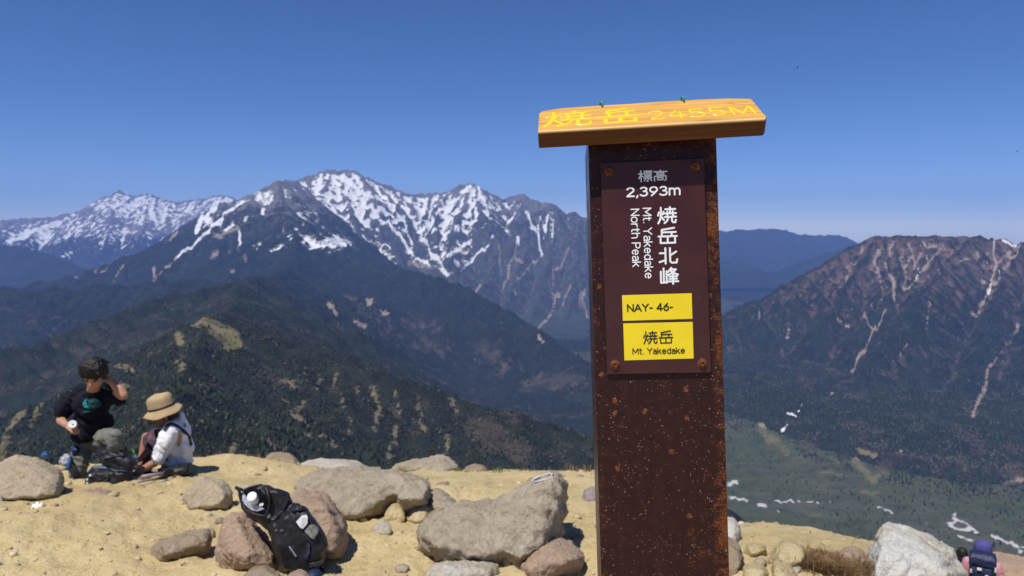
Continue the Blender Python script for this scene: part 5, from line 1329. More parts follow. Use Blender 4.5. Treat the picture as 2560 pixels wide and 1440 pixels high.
def grow(name, bm, voxel, mat, parent, smooth=6, folds=0.0, fs=9.0, seed=0.0, fac=0.5, stretch=(1, 1, 1)):
    """one continuous surface over everything in bm"""
    me0 = bpy.data.meshes.new('t'); bm.to_mesh(me0); bm.free()
    me = remesh(me0, voxel, smooth, fac); bpy.data.meshes.remove(me0)
    n = len(me.vertices); co = np.empty(n * 3, np.float32); me.vertices.foreach_get('co', co); co = co.reshape(-1, 3)
    if folds:
        no = np.empty(n * 3, np.float32); me.vertices.foreach_get('normal', no); no = no.reshape(-1, 3)
        q = co * np.array(stretch) * fs
        d = folds * (ridged(q[:, 0] + q[:, 2] * 0.7 + seed, q[:, 1] * 0.8 + q[:, 2] * 0.5 - q[:, 0] * .3, 3) - 0.8)
        co += no * d[:, None]
    inv = parent.matrix_world.inverted() if parent is not None else Matrix.Identity(4)
    A = np.array(inv); co = co @ A[:3, :3].T + A[:3, 3]
    me.vertices.foreach_set('co', co.astype(np.float32).ravel()); me.update(); me.name = name
    me.polygons.foreach_set('use_smooth', np.ones(len(me.polygons), bool))
    return link(name, me, parent, mat)

def lathe_bm(prof, M, K=24):
    bm = bmesh.new(); rows = []
    for r, h in prof: rows.append([bm.verts.new(M @ Vector((r * math.cos(2 * math.pi * k / K), r * math.sin(2 * math.pi * k / K), h))) for k in range(K)])
    for a, b in zip(rows[:-1], rows[1:]):
        for k in range(K): bm.faces.new((a[k], a[(k + 1) % K], b[(k + 1) % K], b[k]))
    bm.faces.new(rows[0][::-1]); bm.faces.new(rows[-1])
    return bm
def put(name, bm, parent, mat, smooth=True):
    inv = parent.matrix_world.inverted() if parent is not None else Matrix.Identity(4)
    bmesh.ops.transform(bm, matrix=inv, verts=bm.verts)
    return link(name, bm_mesh(name, bm, smooth), parent, mat)
def tubes(name, lines, mat, parent, K=6):
    bm = bmesh.new()
    for P, r in lines: tube(bm, [Vector(p) for p in P], r, K)
    return put(name, bm, parent, mat)
def decal(name, target, outline, mat, parent, off=0.004, n=7, label=None):
    """a flat print or patch lying on a surface: outline in picture positions"""
    bpy.context.view_layer.update()
    cu = sum(p[0] for p in outline) / len(outline); cv = sum(p[1] for p in outline) / len(outline)
    O = []
    for a, b in zip(outline, outline[1:] + outline[:1]):
        for i in range(3): O.append((a[0] + (b[0] - a[0]) * i / 3, a[1] + (b[1] - a[1]) * i / 3))
    bm = bmesh.new(); rows = []
    M = target.matrix_world; inv = parent.matrix_world.inverted()
    for j in range(1, n + 1):
        row = []
        for u, v in O:
            t = j / n
            l, no = on_object(target, cu + (u - cu) * t, cv + (v - cv) * t)
            row.append(None if l is None else bm.verts.new(inv @ (M @ l - ray(u, v).normalized() * off)))
        rows.append(row)
    l, no = on_object(target, cu, cv); K = len(O)
    if l is not None:
        c = bm.verts.new(inv @ (M @ l - ray(cu, cv).normalized() * off))
        for k in range(K):
            if rows[0][k] and rows[0][(k + 1) % K]: bm.faces.new((c, rows[0][k], rows[0][(k + 1) % K]))
    for a, b in zip(rows[:-1], rows[1:]):
        for k in range(K):
            q = (a[k], b[k], b[(k + 1) % K], a[(k + 1) % K])
            if all(q): bm.faces.new(q)
    o = link(name, bm_mesh(name, bm), parent, mat)
    if label: o['label'] = label
    return o
def band(name, target, pts, w, mat, parent, off=0.006, th=0.0015):
    """a strap lying on a surface"""
    bpy.context.view_layer.update(); M = target.matrix_world; P = []
    Q = [pts[0]]
    for a, b in zip(pts[:-1], pts[1:]): Q += [(a[0] + (b[0] - a[0]) * i / 4, a[1] + (b[1] - a[1]) * i / 4) for i in range(1, 5)]
    for u, v in Q:
        l, no = on_object(target, u, v)
        if l is not None: P.append((M @ l + (M.to_3x3() @ no) * off, M.to_3x3() @ no))
    if len(P) < 3: return None
    bm = bmesh.new(); rows = []
    for i, (p, no) in enumerate(P):
        t = (P[min(i + 1, len(P) - 1)][0] - P[max(i - 1, 0)][0]).normalized(); s = t.cross(no).normalized() * w
        rows.append([bm.verts.new(p - s - no * th), bm.verts.new(p - s * .9 + no * th), bm.verts.new(p + s * .9 + no * th), bm.verts.new(p + s - no * th)])
    for a, b in zip(rows[:-1], rows[1:]):
        for k in range(3): bm.faces.new((a[k], a[k + 1], b[k + 1], b[k]))
    return put(name, bm, parent, mat, False)

def cloth(name, a, b, scale=30, rough=0.85, spec=0.15, bump=0.3, bd=0.004):
    m = NT(name); p = m.coord('Object'); n = m.noise(p, scale, 4, 0.6); w = m.noise(p, 260, 2, 0.5)
    return m.set(color=m.mix(m.rmp(n, 0.3, 0.7), a, b), rough=rough, spec=spec, normal=m.bump(m.math('ADD', n, m.math('MULTIPLY', w, 0.2)), bump, bd))
mat_skin = cloth('skin', (0.42, 0.215, 0.135), (0.47, 0.25, 0.16), 25, 0.55, 0.3, 0.1, 0.002)
mat_skin2 = cloth('tanned skin', (0.33, 0.155, 0.09), (0.37, 0.18, 0.11), 25, 0.55, 0.3, 0.1, 0.002)
mat_hair = cloth('black hair', (0.006, 0.005, 0.005), (0.016, 0.013, 0.012), 60, 0.5, 0.35, 0.7, 0.01)
mat_tee = cloth('black navy cotton', (0.006, 0.006, 0.010), (0.013, 0.012, 0.022), 12)
mat_grey = cloth('grey green trousers', (0.135, 0.138, 0.122), (0.17, 0.172, 0.155), 14)
mat_whitetee = cloth('white cotton', (0.72, 0.72, 0.74), (0.78, 0.78, 0.80), 14)
mat_purple = cloth('purple grey trousers', (0.085, 0.050, 0.070), (0.115, 0.072, 0.095), 14)
mat_hat = cloth('tan hat cloth', (0.40, 0.285, 0.16), (0.46, 0.335, 0.195), 25)
mat_blacknylon = cloth('black nylon', (0.0055, 0.0055, 0.0075), (0.014, 0.014, 0.019), 16, 0.5, 0.4, 0.5, 0.01)
mat_navy = cloth('navy nylon', (0.010, 0.016, 0.055), (0.018, 0.026, 0.085), 16, 0.55, 0.35, 0.4, 0.008)
mat_blue = cloth('blue nylon', (0.015, 0.06, 0.20), (0.03, 0.10, 0.28), 16, 0.5, 0.35)
mat_greybag = cloth('grey plastic film', (0.28, 0.28, 0.33), (0.40, 0.40, 0.45), 30, 0.35, 0.5, 0.6, 0.01)
mat_pink = cloth('pink jacket', (0.52, 0.23, 0.29), (0.58, 0.28, 0.34), 20)
mat_cap = cloth('violet blue cap', (0.060, 0.060, 0.21), (0.085, 0.085, 0.27), 25)
mat_teal = mat_simple('teal print', (0.012, 0.21, 0.23), 0.7, 0.2)
mat_teal2 = mat_simple('dark teal print', (0.006, 0.045, 0.052), 0.7, 0.2)
mat_plastic = mat_simple('pale buckle plastic', (0.55, 0.56, 0.58), 0.35, 0.4)
mat_white_gloss = mat_simple('white plastic', (0.80, 0.80, 0.78), 0.3, 0.4)
mat_shoe = mat_simple('dark boots', (0.025, 0.022, 0.02), 0.7, 0.2, var=0.4)
mat_sole = mat_simple('boot sole', (0.06, 0.055, 0.05), 0.8, 0.1)
mat_lip = mat_simple('lips', (0.30, 0.11, 0.085), 0.5, 0.3)
mat_eye = mat_simple('dark eye', (0.01, 0.008, 0.008), 0.3, 0.4)

def hand(bm, wrist, d, up, s=1.0, curl=0.6, grip=None):
    """palm, four unequal fingers and a thumb; d: along the hand, up: back of the hand"""
    d = d.normalized(); up = (up - d * up.dot(d)).normalized(); side = d.cross(up)
    pc = wrist + d * 0.045 * s
    for k in (-1.2, -0.4, 0.4, 1.2): cap(bm, wrist + side * 0.009 * k * s, 0.016 * s, wrist + d * 0.085 * s + side * 0.017 * k * s, 0.0115 * s)
    L = (0.066, 0.075, 0.070, 0.054)
    for i, k in enumerate((-1.3, -0.45, 0.42, 1.25)):
        p = wrist + d * 0.088 * s + side * 0.019 * k * s; a = 0.35 * curl; seg = L[i] * s
        for j, f in enumerate((0.45, 0.32, 0.23)):
            dd = (d * math.cos(a) - up * math.sin(a)); q = p + dd * seg * f
            cap(bm, p, (0.0095 - j * 0.0008) * s, q, (0.0088 - j * 0.0008) * s); p = q; a += 0.75 * curl
    t0 = wrist + d * 0.025 * s - side * 0.022 * s; t1 = t0 + (d * 0.7 - side * 0.75 - up * 0.25 * curl).normalized() * 0.042 * s
    t2 = t1 + (d * 0.95 + side * 0.1 - up * 0.45 * curl).normalized() * 0.032 * s
    cap(bm, t0, 0.014 * s, t1, 0.011 * s); cap(bm, t1, 0.011 * s, t2, 0.009 * s)

def shoe(name, ankle, toe, parent):
    bm = bmesh.new(); d = (toe - ankle); d.z = 0; L = d.length; d.normalize(); s = Vector((-d.y, d.x, 0))
    h = ankle.copy()
    ell(bm, h + d * 0.02 - Vector((0, 0, 0.035)), (0.045, 0.045, 0.06))
    cap(bm, h - d * 0.03 - Vector((0, 0, 0.055)), 0.04, h + d * (L - 0.05) - Vector((0, 0, 0.065)), 0.035)
    cap(bm, h, 0.047, h - Vector((0, 0, 0.05)), 0.05)
    o = grow(name, bm, 0.012, mat_shoe, parent, 4)
    return o

# ---------------------------------------------------------------- the man
YM = 6.7
def mp(u, v, dy=0.0): return pix(u, v, YM + dy)
root = empty('person', mp(235, 1200)); tag(root, 'man in a black T-shirt kneeling on one knee with his hand behind his head', 'person')
bpy.context.view_layer.update()
man = root
bm = bmesh.new()
hd = mp(236, 931, -0.16)
tilt = Matrix.Rotation(math.radians(28), 3, 'X').to_quaternion()            # the face looks down, towards us
def hp(x, y, z): return hd + tilt @ Vector((x, y, z))
ell(bm, hp(0, 0.01, 0.02), (0.082, 0.098, 0.095), tilt)                   # skull
ell(bm, hp(0, -0.035, -0.055), (0.066, 0.062, 0.075), tilt)                  # face
ell(bm, hp(0, -0.05, -0.108), (0.040, 0.042, 0.030), tilt)                   # chin
cap(bm, hp(0, -0.096, -0.030), 0.010, hp(0, -0.112, -0.062), 0.015)          # nose
ell(bm, hp(0, -0.088, -0.088), (0.026, 0.012, 0.009), tilt)                  # lips
ell(bm, hp(0, -0.088, -0.008), (0.058, 0.014, 0.012), tilt)                  # brow
for s_ in (-1, 1):
    ell(bm, hp(0.080 * s_, 0.012, -0.035), (0.011, 0.022, 0.034), tilt)      # ears
    ell(bm, hp(0.040 * s_, -0.070, -0.055), (0.026, 0.022, 0.022), tilt)     # cheeks
chain(bm, [(mp(236, 950, -0.10), 0.056), (mp(233, 985, 0.03), 0.062)])
chain(bm, [(mp(194, 995, 0.07), 0.05), (mp(258, 993, 0.07), 0.05)])
chain(bm, [(mp(230, 1018, 0.09), 0.09), (mp(231, 1090, 0.16), 0.10)])
RW = mp(165, 1062, -0.22)
chain(bm, [(mp(184, 990, 0.05), 0.06), (mp(152, 1050, 0.0), 0.041), (RW, 0.029)])
LW = mp(271, 946, -0.02)
chain(bm, [(mp(266, 990, 0.05), 0.06), (mp(309, 988, -0.06), 0.043), (mp(299, 975, -0.05), 0.046), (LW, 0.030)])
hand(bm, RW, Vector((0.85, -0.35, -0.35)), Vector((-0.2, -0.5, 0.6)), 1.0, 0.95)
hand(bm, LW, Vector((-0.75, 0.45, 0.30)), Vector((0.4, 0.2, 0.8)), 1.0, 0.5)
chain(bm, [(mp(214, 1098, 0.16), 0.07), (mp(194, 1184, 0.0), 0.045), (mp(198, 1196, 0.38), 0.038)])
chain(bm, [(mp(250, 1100, 0.16), 0.07), (mp(288, 1098, -0.25), 0.045), (mp(290, 1190, -0.22), 0.038)])
grow('body', bm, 0.0085, mat_skin, man, 5)
bm = bmesh.new()
ell(bm, hp(0, 0.012, 0.040), (0.104, 0.118, 0.100), tilt)
ell(bm, hp(0, 0.050, 0.0), (0.096, 0.085, 0.115), tilt)
for x in (-0.075, -0.045, -0.015, 0.02, 0.05, 0.078): cap(bm, hp(x * 0.8, -0.030, 0.070), 0.040, hp(x, -0.098 + abs(x) * 0.35, -0.002 + 0.014 * math.sin(x * 70 + 1)), 0.013)
for s_ in (-1, 1): cap(bm, hp(0.085 * s_, -0.01, 0.05), 0.03, hp(0.088 * s_, -0.005, -0.03), 0.014)
for i in range(26):
    a_ = R.uniform(0, 6.283); e_ = R.uniform(0.15, 1.3); d_ = Vector((math.cos(a_) * math.cos(e_), math.sin(a_) * math.cos(e_), math.sin(e_)))
    b_ = Vector((d_.x * 0.098, d_.y * 0.110 + 0.015, d_.z * 0.095 + 0.03)); t_ = b_ + d_ * 0.022 + Vector((R.uniform(-.02, .02), R.uniform(-.02, .01), -0.02))
    cap(bm, hp(*b_), 0.017, hp(*t_), 0.008)
grow('hair', bm, 0.008, mat_hair, man, 1, 0.009, 30, stretch=(1.6, 1.6, 0.5))
for s_ in (-1, 1):
    bm = bmesh.new(); ell(bm, hp(0.033 * s_, -0.092, -0.028), (0.014, 0.006, 0.005), tilt); put('eye', bm, man, mat_eye)
bm = bmesh.new()
chain(bm, [(mp(188, 992, 0.05), 0.075), (mp(212, 978, 0.06), 0.075), (mp(255, 978, 0.06), 0.075), (mp(266, 990, 0.05), 0.075)])
ell(bm, mp(229, 1010, 0.04), (0.172, 0.15, 0.15)); ell(bm, mp(232, 984, 0.0), (0.095, 0.09, 0.05)); ell(bm, mp(229, 1050, 0.08), (0.165, 0.135, 0.15))
ell(bm, mp(228, 1078, 0.10), (0.165, 0.14, 0.09)); ell(bm, mp(212, 1090, 0.08), (0.115, 0.13, 0.055)); cap(bm, mp(258, 1055, 0.1), 0.09, mp(262, 1072, 0.1), 0.07)
chain(bm, [(mp(188, 992, 0.05), 0.085), (mp(166, 1015, 0.03), 0.082), (mp(159, 1026, 0.02), 0.078)])
chain(bm, [(mp(262, 992, 0.05), 0.082), (mp(286, 992, 0.0), 0.070), (mp(298, 997, -0.02), 0.064)])
tee = grow('t_shirt', bm, 0.011, mat_tee, man, 5, 0.016, 7.5, 3.0, stretch=(1, 1, 1.5))
c3 = cen((130, 880), 8.0)
decal('shirt_print', tee, c3((700, 925), (640, 970), (612, 1020), (622, 1075), (660, 1115), (745, 1142), (752, 1110), (715, 1075), (690, 1030), (696, 975)), mat_teal, man, 0.010, label='teal crescent printed on the chest')
decal('shirt_print', tee, c3((720, 945), (800, 930), (890, 935), (980, 985), (1005, 1040), (960, 1090), (880, 1140), (790, 1150), (760, 1100), (728, 1060), (708, 1010)), mat_teal2, man, 0.010, label='dark teal print on the chest')
decal('shirt_print', tee, c3((610, 1190), (690, 1165), (780, 1175), (770, 1195), (680, 1205), (620, 1208)), mat_teal, man, 0.010, label='thin teal line printed under the crescent')
bm = bmesh.new()
ell(bm, mp(230, 1100, 0.15), (0.175, 0.145, 0.10))
chain(bm, [(mp(212, 1098, 0.14), 0.10), (mp(202, 1140, 0.04), 0.088), (mp(194, 1185, -0.02), 0.078), (mp(200, 1196, 0.14), 0.070), (mp(204, 1198, 0.40), 0.058)])
chain(bm, [(mp(252, 1098, 0.14), 0.10), (mp(275, 1094, -0.12), 0.084), (mp(288, 1095, -0.27), 0.073), (mp(290, 1140, -0.25), 0.064), (mp(290, 1188, -0.22), 0.058)])
grow('trousers', bm, 0.011, mat_grey, man, 4, 0.011, 9, 1.0, stretch=(0.6, 0.6, 1.7))
c5 = cen((130, 1060), 7.58)
bm = bmesh.new(); add_hull(bm, chunk_pts(c5((362, 400), (440, 405), (500, 430), (535, 510), (500, 580), (400, 640), (362, 600)), YM + 0.0, 0.06, 0.0))
grow('hip_pouch', bm, 0.012, mat_navy, man, 2, 0.004, 20)
shoe('boot', mp(205, 1196, 0.46), mp(208, 1204, 0.66), man); shoe('boot', mp(288, 1188, -0.22), mp(289, 1200, -0.44), man)
# what he holds
cupr = empty('cup', mp(182, 1063, -0.30)); tag(cupr, "small white lidded cup held in the kneeling man's lowered hand", 'cup'); bpy.context.view_layer.update()
Mc = Matrix.Translation(mp(182, 1062, -0.30)) @ Matrix.Rotation(math.radians(40), 4, 'Y') @ Matrix.Rotation(math.radians(55), 4, 'X')
put('cup_body', lathe_bm([(0.026, -0.065), (0.029, -0.062), (0.034, 0.015), (0.034, 0.018)], Mc, 20), cupr, mat_white_gloss)
put('lid', lathe_bm([(0.035, 0.0182), (0.036, 0.022), (0.034, 0.027), (0.030, 0.030), (0.028, 0.029), (0.004, 0.029)], Mc, 20), cupr, mat_white_gloss)
put('drink_opening', lathe_bm([(0.007, 0.0294), (0.007, 0.0302), (0.002, 0.0302)], Mc @ Matrix.Translation((0.008, 0, 0)), 12), cupr, mat_eye)

# ---------------------------------------------------------------- the woman with the hat
YW = 7.05
def wp(u, v, dy=0.0): return pix(u, v, YW + dy)
root = empty('person', wp(440, 1185)); tag(root, 'seated person in a tan bucket hat and white T-shirt bending over a black pack', 'person')
bpy.context.view_layer.update(); woman = root
bm = bmesh.new()
hd2 = wp(407, 1034, -0.02)
rz = Matrix.Rotation(math.radians(-68), 3, 'Z') @ Matrix.Rotation(math.radians(24), 3, 'X'); tq = rz.to_quaternion()     # looks to the left and down
def wh(x, y, z): return hd2 + tq @ Vector((x, y, z))
ell(bm, wh(0, 0.012, 0.02), (0.078, 0.097, 0.092), tq); ell(bm, wh(0, -0.035, -0.055), (0.062, 0.06, 0.072), tq); ell(bm, wh(0, -0.055, -0.105), (0.036, 0.038, 0.028), tq)
cap(bm, wh(0, -0.094, -0.028), 0.009, wh(0, -0.113, -0.058), 0.014); ell(bm, wh(0, -0.092, -0.086), (0.024, 0.013, 0.009), tq); ell(bm, wh(0, -0.086, -0.008), (0.054, 0.014, 0.011), tq)
for s_ in (-1, 1): ell(bm, wh(0.077 * s_, 0.014, -0.035), (0.011, 0.022, 0.032), tq)
chain(bm, [(wp(416, 1045, 0.0), 0.052), (wp(433, 1066, 0.05), 0.058)])
chain(bm, [(wp(438, 1080, 0.05), 0.11), (wp(446, 1155, 0.08), 0.11)])
NW = wp(341, 1183, -0.34)
chain(bm, [(wp(420, 1080, -0.10), 0.055), (wp(388, 1156, -0.20), 0.042), (NW, 0.029)])
FW = wp(352, 1147, -0.18)
chain(bm, [(wp(418, 1085, 0.22), 0.055), (wp(385, 1110, 0.12), 0.040), (FW, 0.028)])
hand(bm, NW, Vector((-0.95, -0.25, -0.12)), Vector((0, -0.3, 1)), 1.0, 0.7); hand(bm, FW, Vector((-0.75, -0.2, -0.6)), Vector((-0.5, -0.2, 0.8)), 1.0, 0.5)
chain(bm, [(wp(440, 1165, 0.0), 0.08), (wp(389, 1088, 0.08), 0.055), (wp(366, 1176, -0.05), 0.042)])
chain(bm, [(wp(440, 1165, 0.15), 0.08), (wp(366, 1093, 0.30), 0.050), (wp(352, 1165, 0.20), 0.040)])
grow('body', bm, 0.0085, mat_skin2, woman, 5)
bm = bmesh.new(); ell(bm, wh(0, 0.045, 0.0), (0.086, 0.085, 0.10), tq); cap(bm, wh(0.02, 0.09, -0.03), 0.05, wh(0.02, 0.10, -0.07), 0.03); cap(bm, wh(0.07, 0.02, 0.0), 0.025, wh(0.078, -0.01, -0.05), 0.010)
grow('hair', bm, 0.010, mat_hair, woman, 2, 0.005, 30)
bm = bmesh.new()
ell(bm, wp(440, 1085, 0.05), (0.135, 0.175, 0.13)); ell(bm, wp(446, 1120, 0.06), (0.142, 0.17, 0.16)); ell(bm, wp(444, 1152, 0.06), (0.155, 0.165, 0.085))
chain(bm, [(wp(449, 1040, 0.10), 0.050), (wp(455, 1060, 0.10), 0.062), (wp(455, 1090, 0.08), 0.08)]); cap(bm, wp(425, 1068, -0.05), 0.06, wp(450, 1056, 0.12), 0.05)
chain(bm, [(wp(424, 1080, -0.10), 0.085), (wp(411, 1110, -0.16), 0.084), (wp(399, 1141, -0.19), 0.076)])
chain(bm, [(wp(420, 1085, 0.20), 0.08), (wp(402, 1100, 0.16), 0.07)])
ell(bm, wp(470, 1125, 0.08), (0.05, 0.10, 0.05))
wtee = grow('t_shirt', bm, 0.011, mat_whitetee, woman, 5, 0.013, 7.0, 9.0, stretch=(1, 1, 1.4))
w5 = cen((330, 960), 5.54)
decal('shirt_print', wtee, w5((650, 650), (700, 690), (690, 800), (660, 870), (625, 860), (640, 760)), mat_simple('faded tan print', (0.36, 0.28, 0.16), 0.8, 0.1), woman, 0.010, label='faded tan print on the back')
decal('shirt_print', wtee, w5((640, 400), (670, 430), (668, 500), (650, 520), (630, 480)), mat_simple('pale teal print', (0.25, 0.42, 0.46), 0.8, 0.1), woman, 0.010, label='pale teal print by the collar')
decal('shirt_print', wtee, w5((720, 535), (748, 545), (745, 600), (722, 590)), mat_simple('teal back print', (0.10, 0.32, 0.36), 0.8, 0.1), woman, 0.010, label='small teal print on the shoulder blade')
band('shoulder_strap', wtee, w5((452, 640), (490, 580), (540, 556), (600, 575), (660, 612), (720, 660), (780, 715), (805, 790), (812, 850)), 0.016, mat_blacknylon, woman, 0.010)
bm = bmesh.new()
chain(bm, [(wp(442, 1160, 0.03), 0.12), (wp(416, 1128, 0.06), 0.098), (wp(389, 1090, 0.09), 0.074), (wp(378, 1130, 0.02), 0.064), (wp(367, 1168, -0.03), 0.058)])
chain(bm, [(wp(442, 1160, 0.14), 0.12), (wp(404, 1125, 0.24), 0.09), (wp(376, 1096, 0.28), 0.070), (wp(374, 1110, 0.27), 0.066)])
grow('trousers', bm, 0.011, mat_purple, woman, 4, 0.010, 9, 5.0)
shoe('boot', wp(364, 1172, -0.05), wp(345, 1188, -0.12), woman); shoe('boot', wp(352, 1166, 0.20), wp(334, 1180, 0.16), woman)
# bucket hat
hc = wp(405, 1021, -0.02)
Mh = Matrix.Translation(hc) @ Matrix.Rotation(math.radians(-13), 4, 'Y') @ Matrix.Rotation(math.radians(4), 4, 'X')
def hatprof(scale=1.0):
    return [(0.098, 0.005), (0.120, 0.000), (0.150, -0.020), (0.178, -0.046), (0.182, -0.047), (0.180, -0.041), (0.152, -0.013), (0.124, 0.010), (0.121, 0.030), (0.118, 0.080), (0.112, 0.112), (0.095, 0.132), (0.06, 0.140), (0.02, 0.141)]
bm = lathe_bm(hatprof(), Mh, 36)
for v in bm.verts:
    q = Mh.inverted() @ v.co; rr = math.hypot(q.x, q.y); a = math.atan2(q.y, q.x)
    if rr > 0.125: q.z += 0.014 * math.sin(2 * a + 0.6) * (rr - 0.12) / 0.06 + 0.006 * math.sin(5 * a)
    elif q.z > 0.06: q.z += 0.006 * math.sin(3 * a + 1); q.x *= 1 + 0.02 * math.sin(4 * a)
    v.co = Mh @ q
hat = put('hat', bm, woman, mat_hat)
bpy.context.view_layer.update()
hb = put('hat_band', lathe_bm([(0.1225, 0.012), (0.1255, 0.013), (0.1240, 0.030), (0.1205, 0.031)], Mh, 36), hat, mat_blacknylon)

# ---------------------------------------------------------------- packs
def soft(name, parts, mat, parent, voxel=0.014, folds=0.010, fs=10, smooth=3, lean=0.3, stretch=(1, 1, 1), front=(0, 0.03), fsz=0.8):
    bm = bmesh.new()
    for i, (o_, Y, t) in enumerate(parts): add_hull(bm, chunk_pts(o_, Y, t, lean, front, fsz, seed=i * 5))
    return grow(name, bm, voxel, mat, parent, smooth, folds, fs, stretch=stretch)

dp = empty('day_pack', pix(265, 1226, 6.3)); tag(dp, 'black day pack lying on the earth in front of the kneeling man', 'backpack'); bpy.context.view_layer.update()
db = soft('pack_body', [(c5((600, 1180), (620, 1010), (660, 920), (780, 800), (900, 785), (1040, 800), (1150, 860), (1330, 890), (1490, 890), (1510, 1000), (1490, 1180), (1330, 1260), (1150, 1290), (900, 1255), (620, 1250)), 6.42, 0.15)], mat_blacknylon, dp, 0.013, 0.012, 9)
decal('lid_patch', db, c5((775, 815), (830, 785), (930, 785), (1040, 815), (1045, 850), (930, 840), (850, 835), (790, 845)), mat_simple('blue grey sheen trim', (0.10, 0.15, 0.24), 0.5, 0.4), dp, 0.012, label='blue grey edge of the lid')
band('webbing', db, c5((1050, 850), (1060, 1000), (1010, 1150), (940, 1240)), 0.012, mat_simple('black webbing', (0.02, 0.02, 0.024), 0.6, 0.3), dp, 0.012)
band('webbing', db, c5((1080, 865), (1200, 905), (1330, 905), (1440, 915)), 0.010, mat_simple('blue grey webbing', (0.07, 0.09, 0.15), 0.6, 0.3), dp, 0.012)
for i, (a, b) in enumerate(((720, 975), (665, 1055), (662, 1120), (780, 1210), (1250, 1235))):
    decal('buckle', db, c5((a - 22, b - 18), (a + 20, b - 24), (a + 24, b + 16), (a - 16, b + 22)), mat_plastic, dp, 0.014, n=2)
tp = empty('backpack', pix(295, 1178, 6.6)); tag(tp, "black backpack standing between the man's raised knee and the seated person", 'backpack'); bpy.context.view_layer.update()
tb_ = soft('pack_body', [(c5((860, 430), (960, 460), (1200, 430), (1380, 430), (1470, 560), (1600, 740), (1560, 850), (1480, 930), (1200, 930), (1000, 860), (930, 720), (860, 600)), 6.50, 0.13)], mat_blacknylon, tp, 0.013, 0.013, 9)
decal('lid_patch', tb_, c5((930, 650), (1010, 590), (1200, 555), (1350, 560), (1360, 600), (1200, 610), (1040, 650), (950, 690)), mat_simple('painted violet sheen', (0.030, 0.028, 0.045), 0.45, 0.5), tp, 0.012, label='painted sheen on a fold of the pack lid')  # lighter violet patch paints a sheen onto the black nylon
bpy.context.view_layer.update()

# big pack leaning on the pinkish block
c6 = cen((570, 1190), 5.76)
lp = empty('backpack', pix(755, 1432, 3.75)); tag(lp, 'tall black backpack with an open top leaning on the pinkish block', 'backpack'); bpy.context.view_layer.update()
low_o = c6((600, 830), (560, 700), (700, 600), (850, 420), (930, 400), (1000, 380), (1060, 460), (1150, 490), (1200, 600), (1240, 670), (1330, 740), (1420, 880), (1445, 1000), (1400, 1120), (1360, 1260), (1340, 1340), (1290, 1470), (1000, 1500), (740, 1400), (745, 1230), (720, 1040))
top_o = c6((205, 470), (175, 330), (165, 230), (215, 205), (330, 155), (480, 120), (600, 150), (740, 180), (830, 225), (885, 270), (880, 330), (930, 420), (850, 620), (700, 720), (600, 790), (480, 720), (330, 610), (250, 520))
body = soft('pack_body', [(low_o, 3.72, 0.12), (top_o, 3.80, 0.105)], mat_blacknylon, lp, 0.009, 0.010, 9, 3, front=(0.02, 0.0), fsz=0.82, stretch=(1.3, 1.3, 0.8))
mat_lining = mat_simple('silvery coated lining', (0.42, 0.44, 0.52), 0.25, 0.6, var=0.3, vscale=30)
lin = decal('lining', body, c6((175, 230), (215, 220), (225, 290), (270, 370), (380, 440), (500, 450), (520, 475), (420, 510), (330, 490), (250, 420), (195, 340)), mat_lining, lp, 0.020, n=5, label='silvery inside of the open top')
dk = decal('opening_shade', body, c6((190, 205), (330, 170), (470, 190), (545, 300), (560, 420), (520, 470), (400, 440), (285, 370), (235, 290), (220, 225)), mat_simple('painted inside shade', (0.004, 0.004, 0.005), 0.8, 0.1), lp, 0.014, n=5, label='dark patch painted as the shade inside the open top')  # near-black patch on the closed body stands in for shade inside the top
# rim of cloth round the opening
bpy.context.view_layer.update()
def rim_pts(z, pts, off):
    out = []
    for u, v in z(*pts):
        l, no = on_object(body, u, v)
        if l is None: p = pix(u, v, 3.76)
        else: p = body.matrix_world @ l
        out.append(p - ray(u, v).normalized() * off)
    return out
tubes('rim', [(rim_pts(c6, [(105, 158), (170, 185), (220, 205), (330, 160), (470, 130), (560, 200), (600, 330), (590, 480), (540, 580), (420, 560), (320, 520), (250, 480), (200, 380), (170, 280), (165, 210), (105, 158)], 0.016), 0.008)], mat_blacknylon, lp, 6)
tubes('drawcord', [([pix(*q_, 3.74) for q_ in c6((100, 155), (150, 170), (205, 200))], [0.003, 0.004, 0.006])], mat_navy, lp, 5)
bottle = empty('bottle', rim_pts(c6, [(345, 330)], 0.02)[0]); tag(bottle, 'white capped bottle sticking out of the open top of the leaning backpack', 'bottle'); bpy.context.view_layer.update()
bc = rim_pts(c6, [(360, 310)], 0.03)[0]; axis = (-ray(660, 1250).normalized() + Vector((-0.35, 0, 0.35))).normalized()
Mb = Matrix.Translation(bc) @ axis.to_track_quat('Z', 'Y').to_matrix().to_4x4()
put('bottle_body', lathe_bm([(0.030, -0.12), (0.033, -0.115), (0.033, -0.03), (0.022, -0.008), (0.022, -0.002)], Mb, 20), bottle, mat_white_gloss)
put('cap', lathe_bm([(0.0245, -0.0015), (0.0250, 0.016), (0.0235, 0.019), (0.010, 0.0195)], Mb, 20), bottle, mat_white_gloss)
decal('inner_label', body, c6((448, 405), (480, 388), (512, 395), (505, 425), (470, 440), (448, 430)), mat_white_gloss, lp, 0.024, n=2)
decal('inner_label', body, c6((560, 560), (590, 540), (608, 565), (590, 605), (565, 605)), mat_simple('grey label', (0.30, 0.31, 0.36), 0.5, 0.4), lp, 0.020, n=2)
cardm = decal('white_card', body, c6((980, 660), (1060, 570), (1135, 560), (1148, 600), (1145, 680), (1080, 762), (1040, 745)), mat_simple('white packet', (0.74, 0.74, 0.77), 0.4, 0.4, var=0.1), lp, 0.016, label='white packet tucked in the side pocket')
